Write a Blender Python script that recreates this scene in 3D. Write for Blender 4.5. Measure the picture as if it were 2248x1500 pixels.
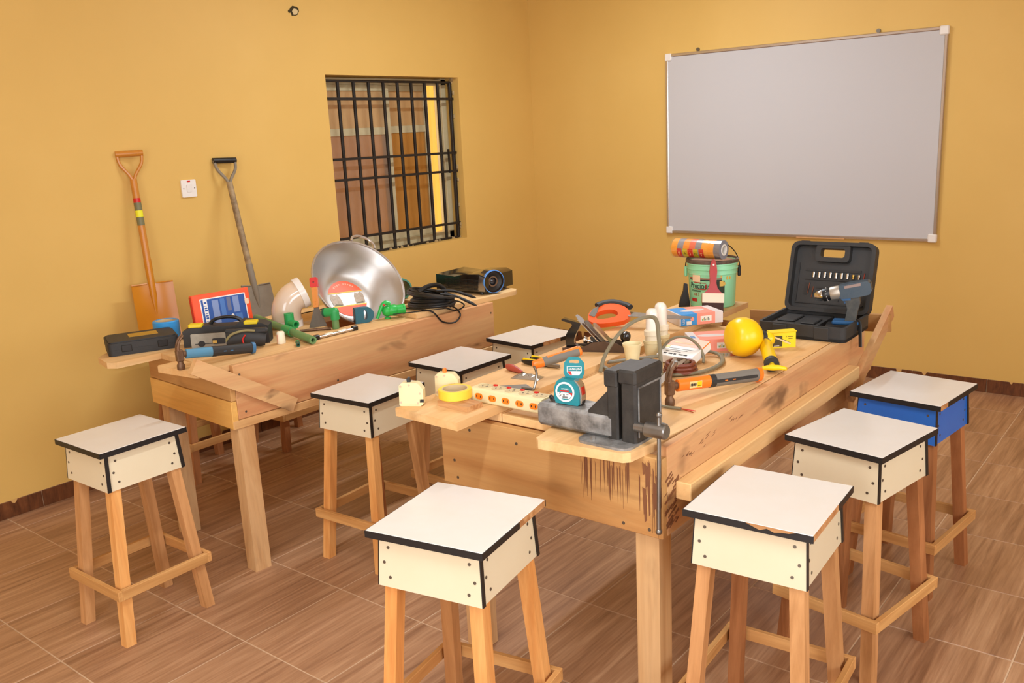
import bpy, math, random
from mathutils import Matrix, Vector, Euler

for o in list(bpy.data.objects):
    bpy.data.objects.remove(o, do_unlink=True)
scene = bpy.context.scene
col = scene.collection
PI = math.pi
random.seed(7)

# ------------------------------------------------------------------ camera
def make_camera():
    yaw, pitch, roll, f = 0.680356593, -0.230342102, -0.0490387507, 1971.08789
    cy, sy, cp, sp = math.cos(yaw), math.sin(yaw), math.cos(pitch), math.sin(pitch)
    fw = Vector((-sy * cp, cy * cp, sp)); r = Vector((cy, sy, 0)); u = r.cross(fw)
    cr, sr = math.cos(roll), math.sin(roll)
    r2 = cr * r + sr * u; u2 = -sr * r + cr * u
    cam = bpy.data.cameras.new('camera'); cam.sensor_width = 36; cam.lens = f / 2248 * 36
    cam.clip_start = 0.05; cam.clip_end = 100
    o = bpy.data.objects.new('camera', cam); col.objects.link(o)
    m = Matrix((r2, u2, -fw)).transposed().to_4x4(); m.translation = (4.3317, -5.73673, 1.648)
    o.matrix_world = m
    scene.camera = o
make_camera()

# ------------------------------------------------------------------ world, lights, exposure
world = bpy.data.worlds.new('daylight'); scene.world = world; world.use_nodes = True
bg = world.node_tree.nodes['Background']
bg.inputs[0].default_value = (1.0, 0.93, 0.80, 1); bg.inputs[1].default_value = 3.0

def area(name, loc, rot, sx, sy, power, color):
    l = bpy.data.lights.new(name, 'AREA'); l.shape = 'RECTANGLE'; l.size = sx; l.size_y = sy
    l.energy = power; l.color = color
    o = bpy.data.objects.new(name, l); col.objects.link(o); o.location = loc; o.rotation_euler = rot
    return o
WARM = (0.90, 0.98, 1.07); DAY = (0.80, 0.95, 1.18)
# daylight entering by the two windows of the right-hand wall and the doorway behind the camera
area('window_daylight', (5.93, -3.1, 1.65), (0, PI / 2, 0), 1.2, 1.7, 16, DAY)
area('window_daylight', (5.93, -5.6, 1.65), (0, PI / 2, 0), 1.2, 1.7, 52, DAY)
area('door_daylight', (3.6, -7.30, 1.25), (PI / 2, 0, 0), 1.7, 2.1, 43, DAY)
# two fluorescent battens under the ceiling
area('batten_light', (1.7, -1.75, 2.87), (0, 0, PI / 2), 1.2, 0.10, 44, WARM)
area('batten_light', (3.3, -5.2, 2.87), (0, 0, PI / 2), 1.2, 0.10, 38, WARM)
vs = scene.view_settings
vs.view_transform = 'Standard'; vs.look = 'None'; vs.gamma = 1.0; vs.use_curve_mapping = False
vs.exposure = -0.02

# ------------------------------------------------------------------ mesh helpers
def T(x=0, y=0, z=0): return Matrix.Translation((x, y, z))
def RX(a): return Matrix.Rotation(math.radians(a), 4, 'X')
def RY(a): return Matrix.Rotation(math.radians(a), 4, 'Y')
def RZ(a): return Matrix.Rotation(math.radians(a), 4, 'Z')

class G:
    """collects shapes; build() links them as one mesh object"""
    def __init__(s): s.v = []; s.f = []; s.m = []
    def add(s, vs_, fs, M=None, mi=0):
        b = len(s.v)
        for p in vs_:
            p = Vector(p); s.v.append(tuple(M @ p) if M else tuple(p))
        for f in fs: s.f.append(tuple(b + i for i in f)); s.m.append(mi)
        return s
    def box(s, x0, x1, y0, y1, z0, z1, M=None, mi=0, bev=0.0):
        if bev <= 0:
            v = [(x, y, z) for z in (z0, z1) for y in (y0, y1) for x in (x0, x1)]
            return s.add(v, [(0, 2, 3, 1), (4, 5, 7, 6), (0, 1, 5, 4), (2, 6, 7, 3), (0, 4, 6, 2), (1, 3, 7, 5)], M, mi)
        lo = (x0, y0, z0); hi = (x1, y1, z1); v = []; ix = {}
        for a in (0, 1):
            for b in (0, 1):
                for c in (0, 1):
                    base = [(lo, hi)[t][k] for k, t in enumerate((a, b, c))]
                    for ax in range(3):   # vertex lying on the face with normal ax
                        p = []
                        for k, t in enumerate((a, b, c)):
                            d = 0 if k == ax else (bev if t == 0 else -bev)
                            p.append(base[k] + d)
                        ix[(a, b, c, ax)] = len(v); v.append(p)
        fs = []
        for t in (0, 1):
            q = [ix[(t, 0, 0, 0)], ix[(t, 1, 0, 0)], ix[(t, 1, 1, 0)], ix[(t, 0, 1, 0)]]; fs.append(q if t else q[::-1])
            q = [ix[(0, t, 0, 1)], ix[(0, t, 1, 1)], ix[(1, t, 1, 1)], ix[(1, t, 0, 1)]]; fs.append(q if t else q[::-1])
            q = [ix[(0, 0, t, 2)], ix[(1, 0, t, 2)], ix[(1, 1, t, 2)], ix[(0, 1, t, 2)]]; fs.append(q if t else q[::-1])
        for a in (0, 1):
            for b in (0, 1):
                fs.append([ix[(a, b, 0, 0)], ix[(a, b, 0, 1)], ix[(a, b, 1, 1)], ix[(a, b, 1, 0)]])
                fs.append([ix[(a, 0, b, 0)], ix[(a, 0, b, 2)], ix[(a, 1, b, 2)], ix[(a, 1, b, 0)]])
                fs.append([ix[(0, a, b, 1)], ix[(0, a, b, 2)], ix[(1, a, b, 2)], ix[(1, a, b, 1)]])
                for c in (0, 1): fs.append([ix[(a, b, c, 0)], ix[(a, b, c, 1)], ix[(a, b, c, 2)]])
        cen = Vector([(lo[k] + hi[k]) / 2 for k in range(3)]); out = []
        for f in fs:
            p = [Vector(v[i]) for i in f]; n = (p[1] - p[0]).cross(p[2] - p[0])
            out.append(f if n.dot(sum(p, Vector()) / len(p) - cen) > 0 else f[::-1])
        return s.add(v, out, M, mi)
    def prism(s, poly, z0, z1, M=None, mi=0):
        """polygon (counter-clockwise, in x,y) extruded from z0 to z1"""
        a = sum(poly[i][0] * poly[(i + 1) % len(poly)][1] - poly[(i + 1) % len(poly)][0] * poly[i][1] for i in range(len(poly)))
        if a < 0: poly = poly[::-1]
        n = len(poly)
        if z0 > z1: z0, z1 = z1, z0
        v = [(x, y, z0) for x, y in poly] + [(x, y, z1) for x, y in poly]
        fs = [tuple(range(n - 1, -1, -1)), tuple(range(n, 2 * n))]
        fs += [(i, (i + 1) % n, n + (i + 1) % n, n + i) for i in range(n)]
        return s.add(v, fs, M, mi)
    def lathe(s, prof, n=24, M=None, mi=0, sx=1.0, sy=1.0):
        """profile [(r, z)] turned about z; open ends at r > 0 get a cap"""
        v = []; rings = []
        for r, z in prof:
            if r < 1e-6: rings.append([len(v)]); v.append((0, 0, z))
            else:
                rings.append(list(range(len(v), len(v) + n)))
                v += [(r * sx * math.cos(2 * PI * i / n), r * sy * math.sin(2 * PI * i / n), z) for i in range(n)]
        fs = []
        for a, b in zip(rings, rings[1:]):
            for i in range(n):
                j = (i + 1) % n
                if len(a) == 1 and len(b) == 1: continue
                if len(a) == 1: fs.append((a[0], b[j], b[i]))
                elif len(b) == 1: fs.append((a[i], a[j], b[0]))
                else: fs.append((a[i], a[j], b[j], b[i]))
        if len(rings[0]) > 1: fs.append(tuple(reversed(rings[0])))
        if len(rings[-1]) > 1: fs.append(tuple(rings[-1]))
        return s.add(v, fs, M, mi)
    def ring(s, prof, n=32, M=None, mi=0):
        """closed profile [(r, z)] turned about z (a ring, a pipe)"""
        v = []; k = len(prof)
        for i in range(n):
            a = 2 * PI * i / n
            v += [(r * math.cos(a), r * math.sin(a), z) for r, z in prof]
        fs = [(i * k + j, ((i + 1) % n) * k + j, ((i + 1) % n) * k + (j + 1) % k, i * k + (j + 1) % k) for i in range(n) for j in range(k)]
        return s.add(v, fs, M, mi)
    def tube(s, pts, r, n=8, M=None, mi=0, closed=False, flat=1.0):
        pts = [Vector(p) for p in pts]; m = len(pts)
        rr = r if isinstance(r, (list, tuple)) else [r] * m
        v = []; up = None
        for i in range(m):
            if closed: t = pts[(i + 1) % m] - pts[i - 1]
            else: t = pts[min(i + 1, m - 1)] - pts[max(i - 1, 0)]
            t.normalize()
            if up is None:
                up = Vector((0, 0, 1)) if abs(t.z) < .9 else Vector((1, 0, 0))
            a = t.cross(up); a.normalize(); b = a.cross(t); b.normalize(); up = b
            for k in range(n):
                w = 2 * PI * k / n
                v.append(pts[i] + (a * math.cos(w) * flat + b * math.sin(w)) * rr[i])
        fs = []
        for i in range(m if closed else m - 1):
            j = (i + 1) % m
            fs += [(i * n + k, i * n + (k + 1) % n, j * n + (k + 1) % n, j * n + k) for k in range(n)]
        if not closed: fs += [tuple(range(n - 1, -1, -1)), tuple((m - 1) * n + k for k in range(n))]
        return s.add(v, fs, M, mi)
    def cyl(s, p0, p1, r0, r1=None, n=16, M=None, mi=0):
        return s.tube([p0, p1], [r0, r0 if r1 is None else r1], n, M, mi)
    def bar(s, p0, p1, w, h, M=None, mi=0, up=(0, 0, 1)):
        """square bar from p0 to p1, w across, h along up"""
        p0, p1 = Vector(p0), Vector(p1); t = (p1 - p0).normalized(); up = Vector(up)
        a = t.cross(up).normalized(); b = a.cross(t).normalized()
        v = [p + a * sa * w / 2 + b * sb * h / 2 for p in (p0, p1) for sa, sb in ((-1, -1), (1, -1), (1, 1), (-1, 1))]
        return s.add(v, [(3, 2, 1, 0), (4, 5, 6, 7), (0, 1, 5, 4), (1, 2, 6, 5), (2, 3, 7, 6), (3, 0, 4, 7)], M, mi)
    def sphere(s, c, r, n=16, M=None, mi=0, sz=1.0):
        k = max(4, n // 2)
        prof = [(r * math.sin(PI * i / k) if 0 < i < k else 0, -r * sz * math.cos(PI * i / k)) for i in range(k + 1)]
        return s.lathe(prof, n, (M or Matrix()) @ T(*c), mi)
    def grid(s, fn, nu, nv, M=None, mi=0, flip=False):
        v = [fn(i / nu, j / nv) for j in range(nv + 1) for i in range(nu + 1)]
        w = nu + 1
        fs = [(j * w + i, j * w + i + 1, (j + 1) * w + i + 1, (j + 1) * w + i) for j in range(nv) for i in range(nu)]
        if flip: fs = [f[::-1] for f in fs]
        return s.add(v, fs, M, mi)
    def mesh(s, name, mats, smooth=35):
        me = bpy.data.meshes.new(name); me.from_pydata(s.v, [], s.f); me.update()
        for m in (mats if isinstance(mats, (list, tuple)) else [mats]): me.materials.append(m)
        if len(set(s.m)) > 1: me.polygons.foreach_set('material_index', s.m)
        if smooth:
            me.polygons.foreach_set('use_smooth', [True] * len(me.polygons))
            me.set_sharp_from_angle(angle=math.radians(smooth))
        return me
    def build(s, name, mats, parent=None, label=None, smooth=35, loc=None, rz=0.0, M=None):
        o = bpy.data.objects.new(name, s.mesh(name, mats, smooth)); col.objects.link(o)
        if parent: o.parent = parent
        if loc: o.location = loc
        if rz: o.rotation_euler = (0, 0, math.radians(rz))
        if M is not None: o.matrix_local = M
        if label: o['label'] = label
        return o

def tag(o, label, cat, group=None):
    o['label'] = label; o['category'] = cat
    if group: o['group'] = group
    return o
def thing(name, label, cat, loc=(0, 0, 0), rz=0.0, group=None, rot=None):
    o = bpy.data.objects.new(name, None); col.objects.link(o); o.empty_display_size = .05
    o.location = loc; o.rotation_euler = rot if rot else (0, 0, math.radians(rz))
    return tag(o, label, cat, group)
def struct(o):
    o['kind'] = 'structure'; return o
def rrect(w, h, r, n=4, cx=0, cy=0):
    pts = []
    for sx, sy, a0 in ((1, 1, 0), (-1, 1, 90), (-1, -1, 180), (1, -1, 270)):
        for i in range(n + 1):
            a = math.radians(a0 + 90 * i / n)
            pts.append((cx + sx * (w / 2 - r) + r * math.cos(a), cy + sy * (h / 2 - r) + r * math.sin(a)))
    return pts
def disc(r, n=24, cx=0, cy=0, sx=1.0, sy=1.0):
    return [(cx + r * sx * math.cos(2 * PI * i / n), cy + r * sy * math.sin(2 * PI * i / n)) for i in range(n)]
def arc(cx, cy, r, a0, a1, n=8):
    return [(cx + r * math.cos(math.radians(a0 + (a1 - a0) * i / n)), cy + r * math.sin(math.radians(a0 + (a1 - a0) * i / n))) for i in range(n + 1)]
def frame_poly(g, outer, inner, z0, z1, M=None, mi=0):
    """slab with a hole; outer and inner have the same number of points"""
    n = len(outer)
    v = [(x, y, z) for z in (z0, z1) for x, y in outer] + [(x, y, z) for z in (z0, z1) for x, y in inner]
    fs = []
    for i in range(n):
        j = (i + 1) % n
        fs += [(i, j, n + j, n + i), (2 * n + j, 2 * n + i, 3 * n + i, 3 * n + j), (n + i, n + j, 3 * n + j, 3 * n + i), (j, i, 2 * n + i, 2 * n + j)]
    g.add(v, fs, M, mi)
def spline(pts, n=6, closed=False):
    """Catmull-Rom through pts"""
    P = [Vector(p) for p in pts]; m = len(P); out = []
    for i in range(m if closed else m - 1):
        a, b, c, d = (P[(i + k) % m] if closed else P[min(max(i + k, 0), m - 1)] for k in (-1, 0, 1, 2))
        for k in range(n):
            t = k / n
            out.append(.5 * ((2 * b) + (c - a) * t + (2 * a - 5 * b + 4 * c - d) * t * t + (3 * b - a - 3 * c + d) * t ** 3))
    if not closed: out.append(P[-1])
    return out
def lettering(text, size, mat, parent, M, name='lettering', align='CENTER', squeeze=1.0, thick=0.0003):
    cu = bpy.data.curves.new('t', 'FONT'); cu.body = text; cu.size = size; cu.align_x = align; cu.align_y = 'CENTER'
    cu.extrude = thick; cu.resolution_u = 3
    t = bpy.data.objects.new('t', cu); col.objects.link(t)
    dg = bpy.context.evaluated_depsgraph_get()
    me = bpy.data.meshes.new_from_object(t.evaluated_get(dg))
    bpy.data.objects.remove(t, do_unlink=True); bpy.data.curves.remove(cu)
    me.materials.clear(); me.materials.append(mat)
    me.transform(Matrix.Diagonal((squeeze, 1, 1, 1)))
    o = bpy.data.objects.new(name, me); col.objects.link(o); o.parent = parent; o.matrix_local = M
    return o
def copy_tree(o, parent=None):
    c = o.copy(); col.objects.link(c); c.parent = parent
    for ch in o.children: copy_tree(ch, c)
    return c

# ------------------------------------------------------------------ materials
def lin(c):
    return tuple((x / 255 / 12.92) if x / 255 <= .04045 else ((x / 255 + .055) / 1.055) ** 2.4 for x in c) + (1,)
_M = {}
def nodes_of(name):
    m = bpy.data.materials.new(name); m.use_nodes = True
    nt = m.node_tree
    return m, nt, nt.nodes['Principled BSDF']
def coords(nt, scale=(1, 1, 1), rnd=True):
    tc = nt.nodes.new('ShaderNodeTexCoord'); mp = nt.nodes.new('ShaderNodeMapping'); mp.inputs['Scale'].default_value = scale
    src = tc.outputs['Object']
    if rnd:
        oi = nt.nodes.new('ShaderNodeObjectInfo'); mu = nt.nodes.new('ShaderNodeVectorMath'); mu.operation = 'SCALE'
        mu.inputs[0].default_value = (7.3, 11.1, 5.7); nt.links.new(oi.outputs['Random'], mu.inputs['Scale'])
        ad = nt.nodes.new('ShaderNodeVectorMath'); ad.operation = 'ADD'
        nt.links.new(src, ad.inputs[0]); nt.links.new(mu.outputs[0], ad.inputs[1]); src = ad.outputs[0]
    nt.links.new(src, mp.inputs['Vector'])
    return mp.outputs['Vector']
def noise(nt, vec, scale, detail=4, rough=.6, dist=0.0):
    n = nt.nodes.new('ShaderNodeTexNoise'); n.inputs['Scale'].default_value = scale; n.inputs['Detail'].default_value = detail
    n.inputs['Roughness'].default_value = rough; n.inputs['Distortion'].default_value = dist
    nt.links.new(vec, n.inputs['Vector']); return n.outputs['Fac']
def ramp(nt, fac, stops):
    r = nt.nodes.new('ShaderNodeValToRGB'); el = r.color_ramp.elements
    while len(el) < len(stops): el.new(.5)
    for e, (p, c) in zip(el, stops): e.position = p; e.color = c if len(c) == 4 else lin(c)
    nt.links.new(fac, r.inputs[0]); return r.outputs[0]
def mixc(nt, fac, a, b, mode='MIX'):
    m = nt.nodes.new('ShaderNodeMix'); m.data_type = 'RGBA'; m.blend_type = mode
    for k, val in ((0, fac), (6, a), (7, b)):
        if isinstance(val, (int, float)): m.inputs[k].default_value = val
        elif isinstance(val, tuple): m.inputs[k].default_value = val if len(val) == 4 else lin(val)
        else: nt.links.new(val, m.inputs[k])
    return m.outputs[2]
def bump(nt, b, fac, strength, dist=.002):
    n = nt.nodes.new('ShaderNodeBump'); n.inputs['Strength'].default_value = strength; n.inputs['Distance'].default_value = dist
    nt.links.new(fac, n.inputs['Height']); nt.links.new(n.outputs[0], b.inputs['Normal'])
def plain(name, rgb, rough=.5, metal=0.0, var=0.0, vscale=8, rgb2=None, bumps=0.0, bscale=60, spec=.5, coat=0.0):
    """plain surface with optional blotchy second colour and fine relief"""
    if name in _M: return _M[name]
    m, nt, b = nodes_of(name)
    b.inputs['Roughness'].default_value = rough; b.inputs['Metallic'].default_value = metal
    b.inputs['Specular IOR Level'].default_value = spec
    if coat: b.inputs['Coat Weight'].default_value = coat; b.inputs['Coat Roughness'].default_value = .1
    b.inputs['Base Color'].default_value = lin(rgb)
    if var or bumps: vec = coords(nt)
    if var:
        f = noise(nt, vec, vscale, 5, .65)
        c2 = rgb2 or tuple(int(x * .7) for x in rgb)
        k = ramp(nt, f, [(.5 - .25 / max(var, .3) * .5, (1, 1, 1, 1)), (.5 + .2, (0, 0, 0, 1))])
        mm = nt.nodes.new('ShaderNodeMath'); mm.operation = 'MULTIPLY'; mm.inputs[1].default_value = var
        inv = nt.nodes.new('ShaderNodeMath'); inv.operation = 'SUBTRACT'; inv.inputs[0].default_value = 1
        nt.links.new(k, inv.inputs[1]); nt.links.new(inv.outputs[0], mm.inputs[0])
        nt.links.new(mixc(nt, mm.outputs[0], rgb, c2), b.inputs['Base Color'])
    if bumps: bump(nt, b, noise(nt, vec, bscale, 3), bumps)
    _M[name] = m; return m
def wood(name, light, mid, dark, axis=0, s=1.0, rough=.62, spots=0.0, fine=.16, per=.25):
    """sawn timber: grain stretched along one local axis, knots, per-piece tone"""
    if name in _M: return _M[name]
    m, nt, b = nodes_of(name)
    sc = [9 * s, 9 * s, 9 * s]; sc[axis] = .9 * s
    vec = coords(nt, tuple(sc))
    f = noise(nt, vec, 1.0, 6, .62, .9)
    c = ramp(nt, f, [(.18, dark), (.40, mid), (.58, light), (.9, mid)])
    sf = [90 * s, 90 * s, 90 * s]; sf[axis] = 3 * s
    ff = noise(nt, coords(nt, tuple(sf)), 1.0, 3, .6)
    c = mixc(nt, fine, c, ramp(nt, ff, [(.3, (165, 125, 90)), (.6, (255, 255, 255))]), 'MULTIPLY')
    if spots:
        ks = [16 * s, 16 * s, 16 * s]; ks[axis] = 5 * s
        k = noise(nt, coords(nt, tuple(ks)), 1.0, 3, .55, .4)
        kk = ramp(nt, k, [(.61, (0, 0, 0, 1)), (.72, (1, 1, 1, 1))])
        mm = nt.nodes.new('ShaderNodeMath'); mm.operation = 'MULTIPLY'; mm.inputs[1].default_value = spots
        nt.links.new(kk, mm.inputs[0])
        c = mixc(nt, mm.outputs[0], c, (92, 58, 34))
    oi = nt.nodes.new('ShaderNodeObjectInfo')
    c = mixc(nt, per, c, ramp(nt, oi.outputs['Random'], [(0, (190, 160, 130)), (.5, (255, 245, 230)), (1, (235, 190, 150))]), 'MULTIPLY')
    nt.links.new(c, b.inputs['Base Color'])
    b.inputs['Roughness'].default_value = rough; b.inputs['Specular IOR Level'].default_value = .3
    bump(nt, b, ff, .25, .0008)
    _M[name] = m; return m
def shiny_clear(name, tint, opacity=.25, rough=.05):
    """clear film or glass: see-through with a glossy skin"""
    if name in _M: return _M[name]
    m = bpy.data.materials.new(name); m.use_nodes = True; nt = m.node_tree; nt.nodes.clear()
    out = nt.nodes.new('ShaderNodeOutputMaterial'); tr = nt.nodes.new('ShaderNodeBsdfTransparent'); tr.inputs[0].default_value = lin(tint)
    gl = nt.nodes.new('ShaderNodeBsdfGlossy'); gl.inputs['Roughness'].default_value = rough
    fr = nt.nodes.new('ShaderNodeLayerWeight'); fr.inputs[0].default_value = .18
    ad = nt.nodes.new('ShaderNodeMath'); ad.operation = 'MULTIPLY_ADD'; ad.inputs[1].default_value = .45 * (1 - opacity); ad.inputs[2].default_value = opacity * .5
    mx = nt.nodes.new('ShaderNodeMixShader')
    nt.links.new(fr.outputs['Facing'], ad.inputs[0]); nt.links.new(ad.outputs[0], mx.inputs[0])
    nt.links.new(tr.outputs[0], mx.inputs[1]); nt.links.new(gl.outputs[0], mx.inputs[2]); nt.links.new(mx.outputs[0], out.inputs[0])
    _M[name] = m; return m

def wall_paint():
    m, nt, b = nodes_of('mustard_wall_paint')
    vec = coords(nt, rnd=False)
    f = noise(nt, vec, 1.3, 4, .55)
    c = ramp(nt, f, [(.3, (218, 177, 96)), (.55, (222, 181, 100)), (.8, (226, 186, 106))])
    nt.links.new(c, b.inputs['Base Color']); b.inputs['Roughness'].default_value = .55; b.inputs['Specular IOR Level'].default_value = .35
    bump(nt, b, noise(nt, vec, 130, 3), .12, .001)
    return m
def tile_mat(name, a, b_, c_, grain=True):
    m, nt, b = nodes_of(name)
    v = coords(nt, (34, 1.6, 10)); f = noise(nt, v, 1.0, 5, .6, .6)
    col_ = ramp(nt, f, [(.28, c_), (.5, b_), (.72, a)])
    f2 = noise(nt, coords(nt, (120, 6, 10)), 1.0, 3, .6)
    col_ = mixc(nt, .35, col_, ramp(nt, f2, [(.3, (170, 140, 118)), (.65, (255, 255, 255))]), 'MULTIPLY')
    oi = nt.nodes.new('ShaderNodeObjectInfo')
    col_ = mixc(nt, .18, col_, ramp(nt, oi.outputs['Random'], [(0, (200, 175, 150)), (1, (255, 245, 235))]), 'MULTIPLY')
    nt.links.new(col_, b.inputs['Base Color']); b.inputs['Roughness'].default_value = .36; b.inputs['Specular IOR Level'].default_value = .4
    bump(nt, b, f2, .08, .0006)
    return m
WALL = wall_paint()
TILE = tile_mat('wood_look_tile', (198, 157, 120), (178, 135, 100), (146, 106, 77))
SKIRT = tile_mat('brown_skirting_tile', (132, 82, 48), (112, 68, 40), (84, 48, 28))
GROUT = plain('tile_grout', (214, 180, 144), .8, var=.3, vscale=6)
CEIL = plain('ceiling_white', (240, 236, 226), .8)
WHITE_LAM = plain('cream_laminate', (228, 214, 182), .28, var=.22, vscale=7, rgb2=(212, 190, 146))
WHITE_TOP = plain('white_laminate_top', (222, 216, 208), .22, var=.2, vscale=9, rgb2=(206, 184, 152))
BLUE_LAM = plain('blue_laminate', (38, 104, 196), .3, var=.25, vscale=9, rgb2=(70, 130, 210))
EDGE = plain('black_edge_band', (30, 28, 27), .42)
CHIP = wood('bare_chipboard', (214, 168, 116), (184, 130, 80), (140, 92, 54), 0, 3)
SCREW = plain('grey_screw', (120, 112, 100), .4, .8)
LEG = [wood('stool_leg_' + n, a, b, c, 2, 1.0, .55) for n, a, b, c in (
    ('honey', (240, 182, 112), (226, 158, 88), (190, 120, 62)), ('tan', (214, 162, 108), (190, 138, 86), (150, 100, 58)),
    ('umber', (190, 130, 82), (160, 104, 62), (118, 72, 42)))]
RAIL = wood('stool_rail_x', (222, 172, 108), (200, 146, 84), (158, 108, 60), 0)
RAILY = wood('stool_rail_y', (222, 172, 108), (200, 146, 84), (158, 108, 60), 1)
PINE_Y = wood('bench_plank', (236, 198, 142), (228, 182, 122), (194, 140, 88), 1, .6, .6, .25)
PINE_X = wood('bench_front_board', (208, 162, 102), (194, 142, 84), (156, 104, 60), 0, .6, .6, .3)
PINE_SIDE = wood('bench_side_board', (218, 176, 124), (210, 154, 106), (178, 118, 80), 1, .55, .6, .75)
PINE_H = wood('bench_honey_board', (244, 196, 112), (232, 178, 96), (196, 138, 68), 0, .6, .6, .25)
PINE_Z = wood('bench_leg', (218, 178, 128), (202, 156, 104), (170, 120, 76), 2, .8, .6, .2)
# ------------------------------------------------------------------ the room
RX1, RY0, RH = 6.0, -7.4, 3.0
def tiles_floor():
    fl = struct(G().box(0, RX1, RY0, 0, -.05, -.0014).build('floor', GROUT, smooth=0))
    px, py, gap = .42, .4265, .0045
    me = G().box(0, px - gap, 0, py - gap, -.006, 0, bev=.0012).mesh('tile', TILE, 0)
    nx = int(RX1 / px) + 1; ny = int(-RY0 / py) + 1
    cut = {}
    for i in range(-1, nx):
        for j in range(0, ny + 1):
            x = .175 + i * px; y = .0695 - (j + 1) * py          # grid lines found on the photograph's floor
            x0, x1 = max(x, 0), min(x + px - gap, RX1); y0, y1 = max(y, RY0), min(y + py - gap, 0)
            if x1 - x0 < .03 or y1 - y0 < .03: continue
            if x0 == x and x1 == x + px - gap and y0 == y and y1 == y + py - gap: m = me
            else:
                key = (round(x1 - x0, 3), round(y1 - y0, 3))
                if key not in cut: cut[key] = G().box(0, x1 - x0, 0, y1 - y0, -.006, 0, bev=.0012).mesh('tile', TILE, 0)
                m = cut[key]
            o = bpy.data.objects.new('tile', m); col.objects.link(o); o.parent = fl; o.location = (x0, y0, 0)
tiles_floor()

WY0, WY1, WZ0, WZ1, WD = -2.035, -.843, .910, 2.028, .22      # window opening in the left wall
g = G()
for y0, y1, z0, z1 in ((RY0, WY0, 0, RH), (WY1, 0, 0, RH), (WY0, WY1, 0, WZ0), (WY0, WY1, WZ1, RH)):
    g.box(-WD, 0, y0, y1, z0, z1)
wall_left = struct(g.build('wall_left', WALL, smooth=0))
struct(G().box(-WD, RX1 + .2, 0, .2, 0, RH).build('wall_back', WALL, smooth=0))
g = G()   # right wall with two window openings
for y0, y1, z0, z1 in ((RY0, -6.45, 0, RH), (-4.75, -3.95, 0, RH), (-2.25, 0, 0, RH), (-6.45, -4.75, 0, 1.05), (-6.45, -4.75, 2.25, RH), (-3.95, -2.25, 0, 1.05), (-3.95, -2.25, 2.25, RH)):
    g.box(RX1, RX1 + .2, y0, y1, z0, z1)
struct(g.build('wall_right', WALL, smooth=0))
g = G()   # wall behind the camera with a doorway
for x0, x1, z0, z1 in ((-WD, 2.75, 0, RH), (4.45, RX1 + .2, 0, RH), (2.75, 4.45, 2.3, RH)):
    g.box(x0, x1, RY0 - .2, RY0, z0, z1)
struct(g.build('wall_front', WALL, smooth=0))
struct(G().box(-WD, RX1 + .2, RY0 - .2, .2, RH, RH + .1).build('ceiling', CEIL, smooth=0))
SPLASH = plain('spilt_wall_paint', (214, 168, 100), .6)
def skirting(name, along, length, start, sign):
    """row of cut tiles; wall paint has run over the top in places"""
    root = struct(G().box(0, length, 0, .006, 0, .078).build(name, GROUT, smooth=0))
    me = {}
    p = 0.0; k = 0
    while p < length - .02:
        w = min(.42 if k else start, length - p) - .004
        key = round(w, 3)
        if key not in me: me[key] = G().box(0, w, .004, .012, 0, .079, bev=.001).mesh('skirting_tile', SKIRT, 0)
        o = bpy.data.objects.new('skirting_tile', me[key]); col.objects.link(o); o.parent = root; o.location = (p, 0, 0)
        p += w + .004; k += 1
    rr = random.Random(3); q = 0.0
    g = G()
    while q < length:
        w = rr.uniform(.01, .035); h = rr.uniform(.01, .075) if rr.random() < .6 else rr.uniform(.005, .02)
        g.prism([(q, .082), (q + w, .082), (q + w * .8, .079 - h * .6), (q + w * .5, .079 - h), (q + w * .25, .079 - h * .7)], -.0135, -.0121, RX(90))
        q += rr.uniform(.05, .5)
    g.build('paint_run', SPLASH, root, smooth=0)
    return root
s = skirting('baseboard_left', 'y', 7.4, .25, 1); s.matrix_world = T(0, 0, 0) @ RZ(-90)
s = skirting('baseboard_back', 'x', 5.98, .175, 1); s.matrix_world = T(5.995, 0, 0) @ RZ(180)
# chipped holes in the plaster, high on the left wall
DARK = plain('dark_hole', (60, 48, 20), .9)
PUTTY = plain('bare_plaster', (214, 190, 140), .9)
def plaster_chip():
    t = thing('plaster_chip', 'small ragged hole knocked in the plaster high on the window wall', 'wall hole', (0.0, -2.222, 2.374))
    m = Matrix(((0, 0, 1, 0), (1, 0, 0, 0), (0, 1, 0, 0), (0, 0, 0, 1)))
    rr = random.Random(5)
    po = [(.034 * rr.uniform(.75, 1.15) * math.cos(a * PI / 7), .03 * rr.uniform(.75, 1.15) * math.sin(a * PI / 7)) for a in range(14)]
    G().prism(po, .0005, .0035, m).build('rim', DARK, t)
    G().prism([(x * .62 + .004, y * .62 - .004) for x, y in po], .003, .0045, m).build('patch', PUTTY, t)
    G().prism(disc(.009, 10, -.034, -.002), .001, .004, m).build('nail_hole', DARK, t)
plaster_chip()

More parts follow.
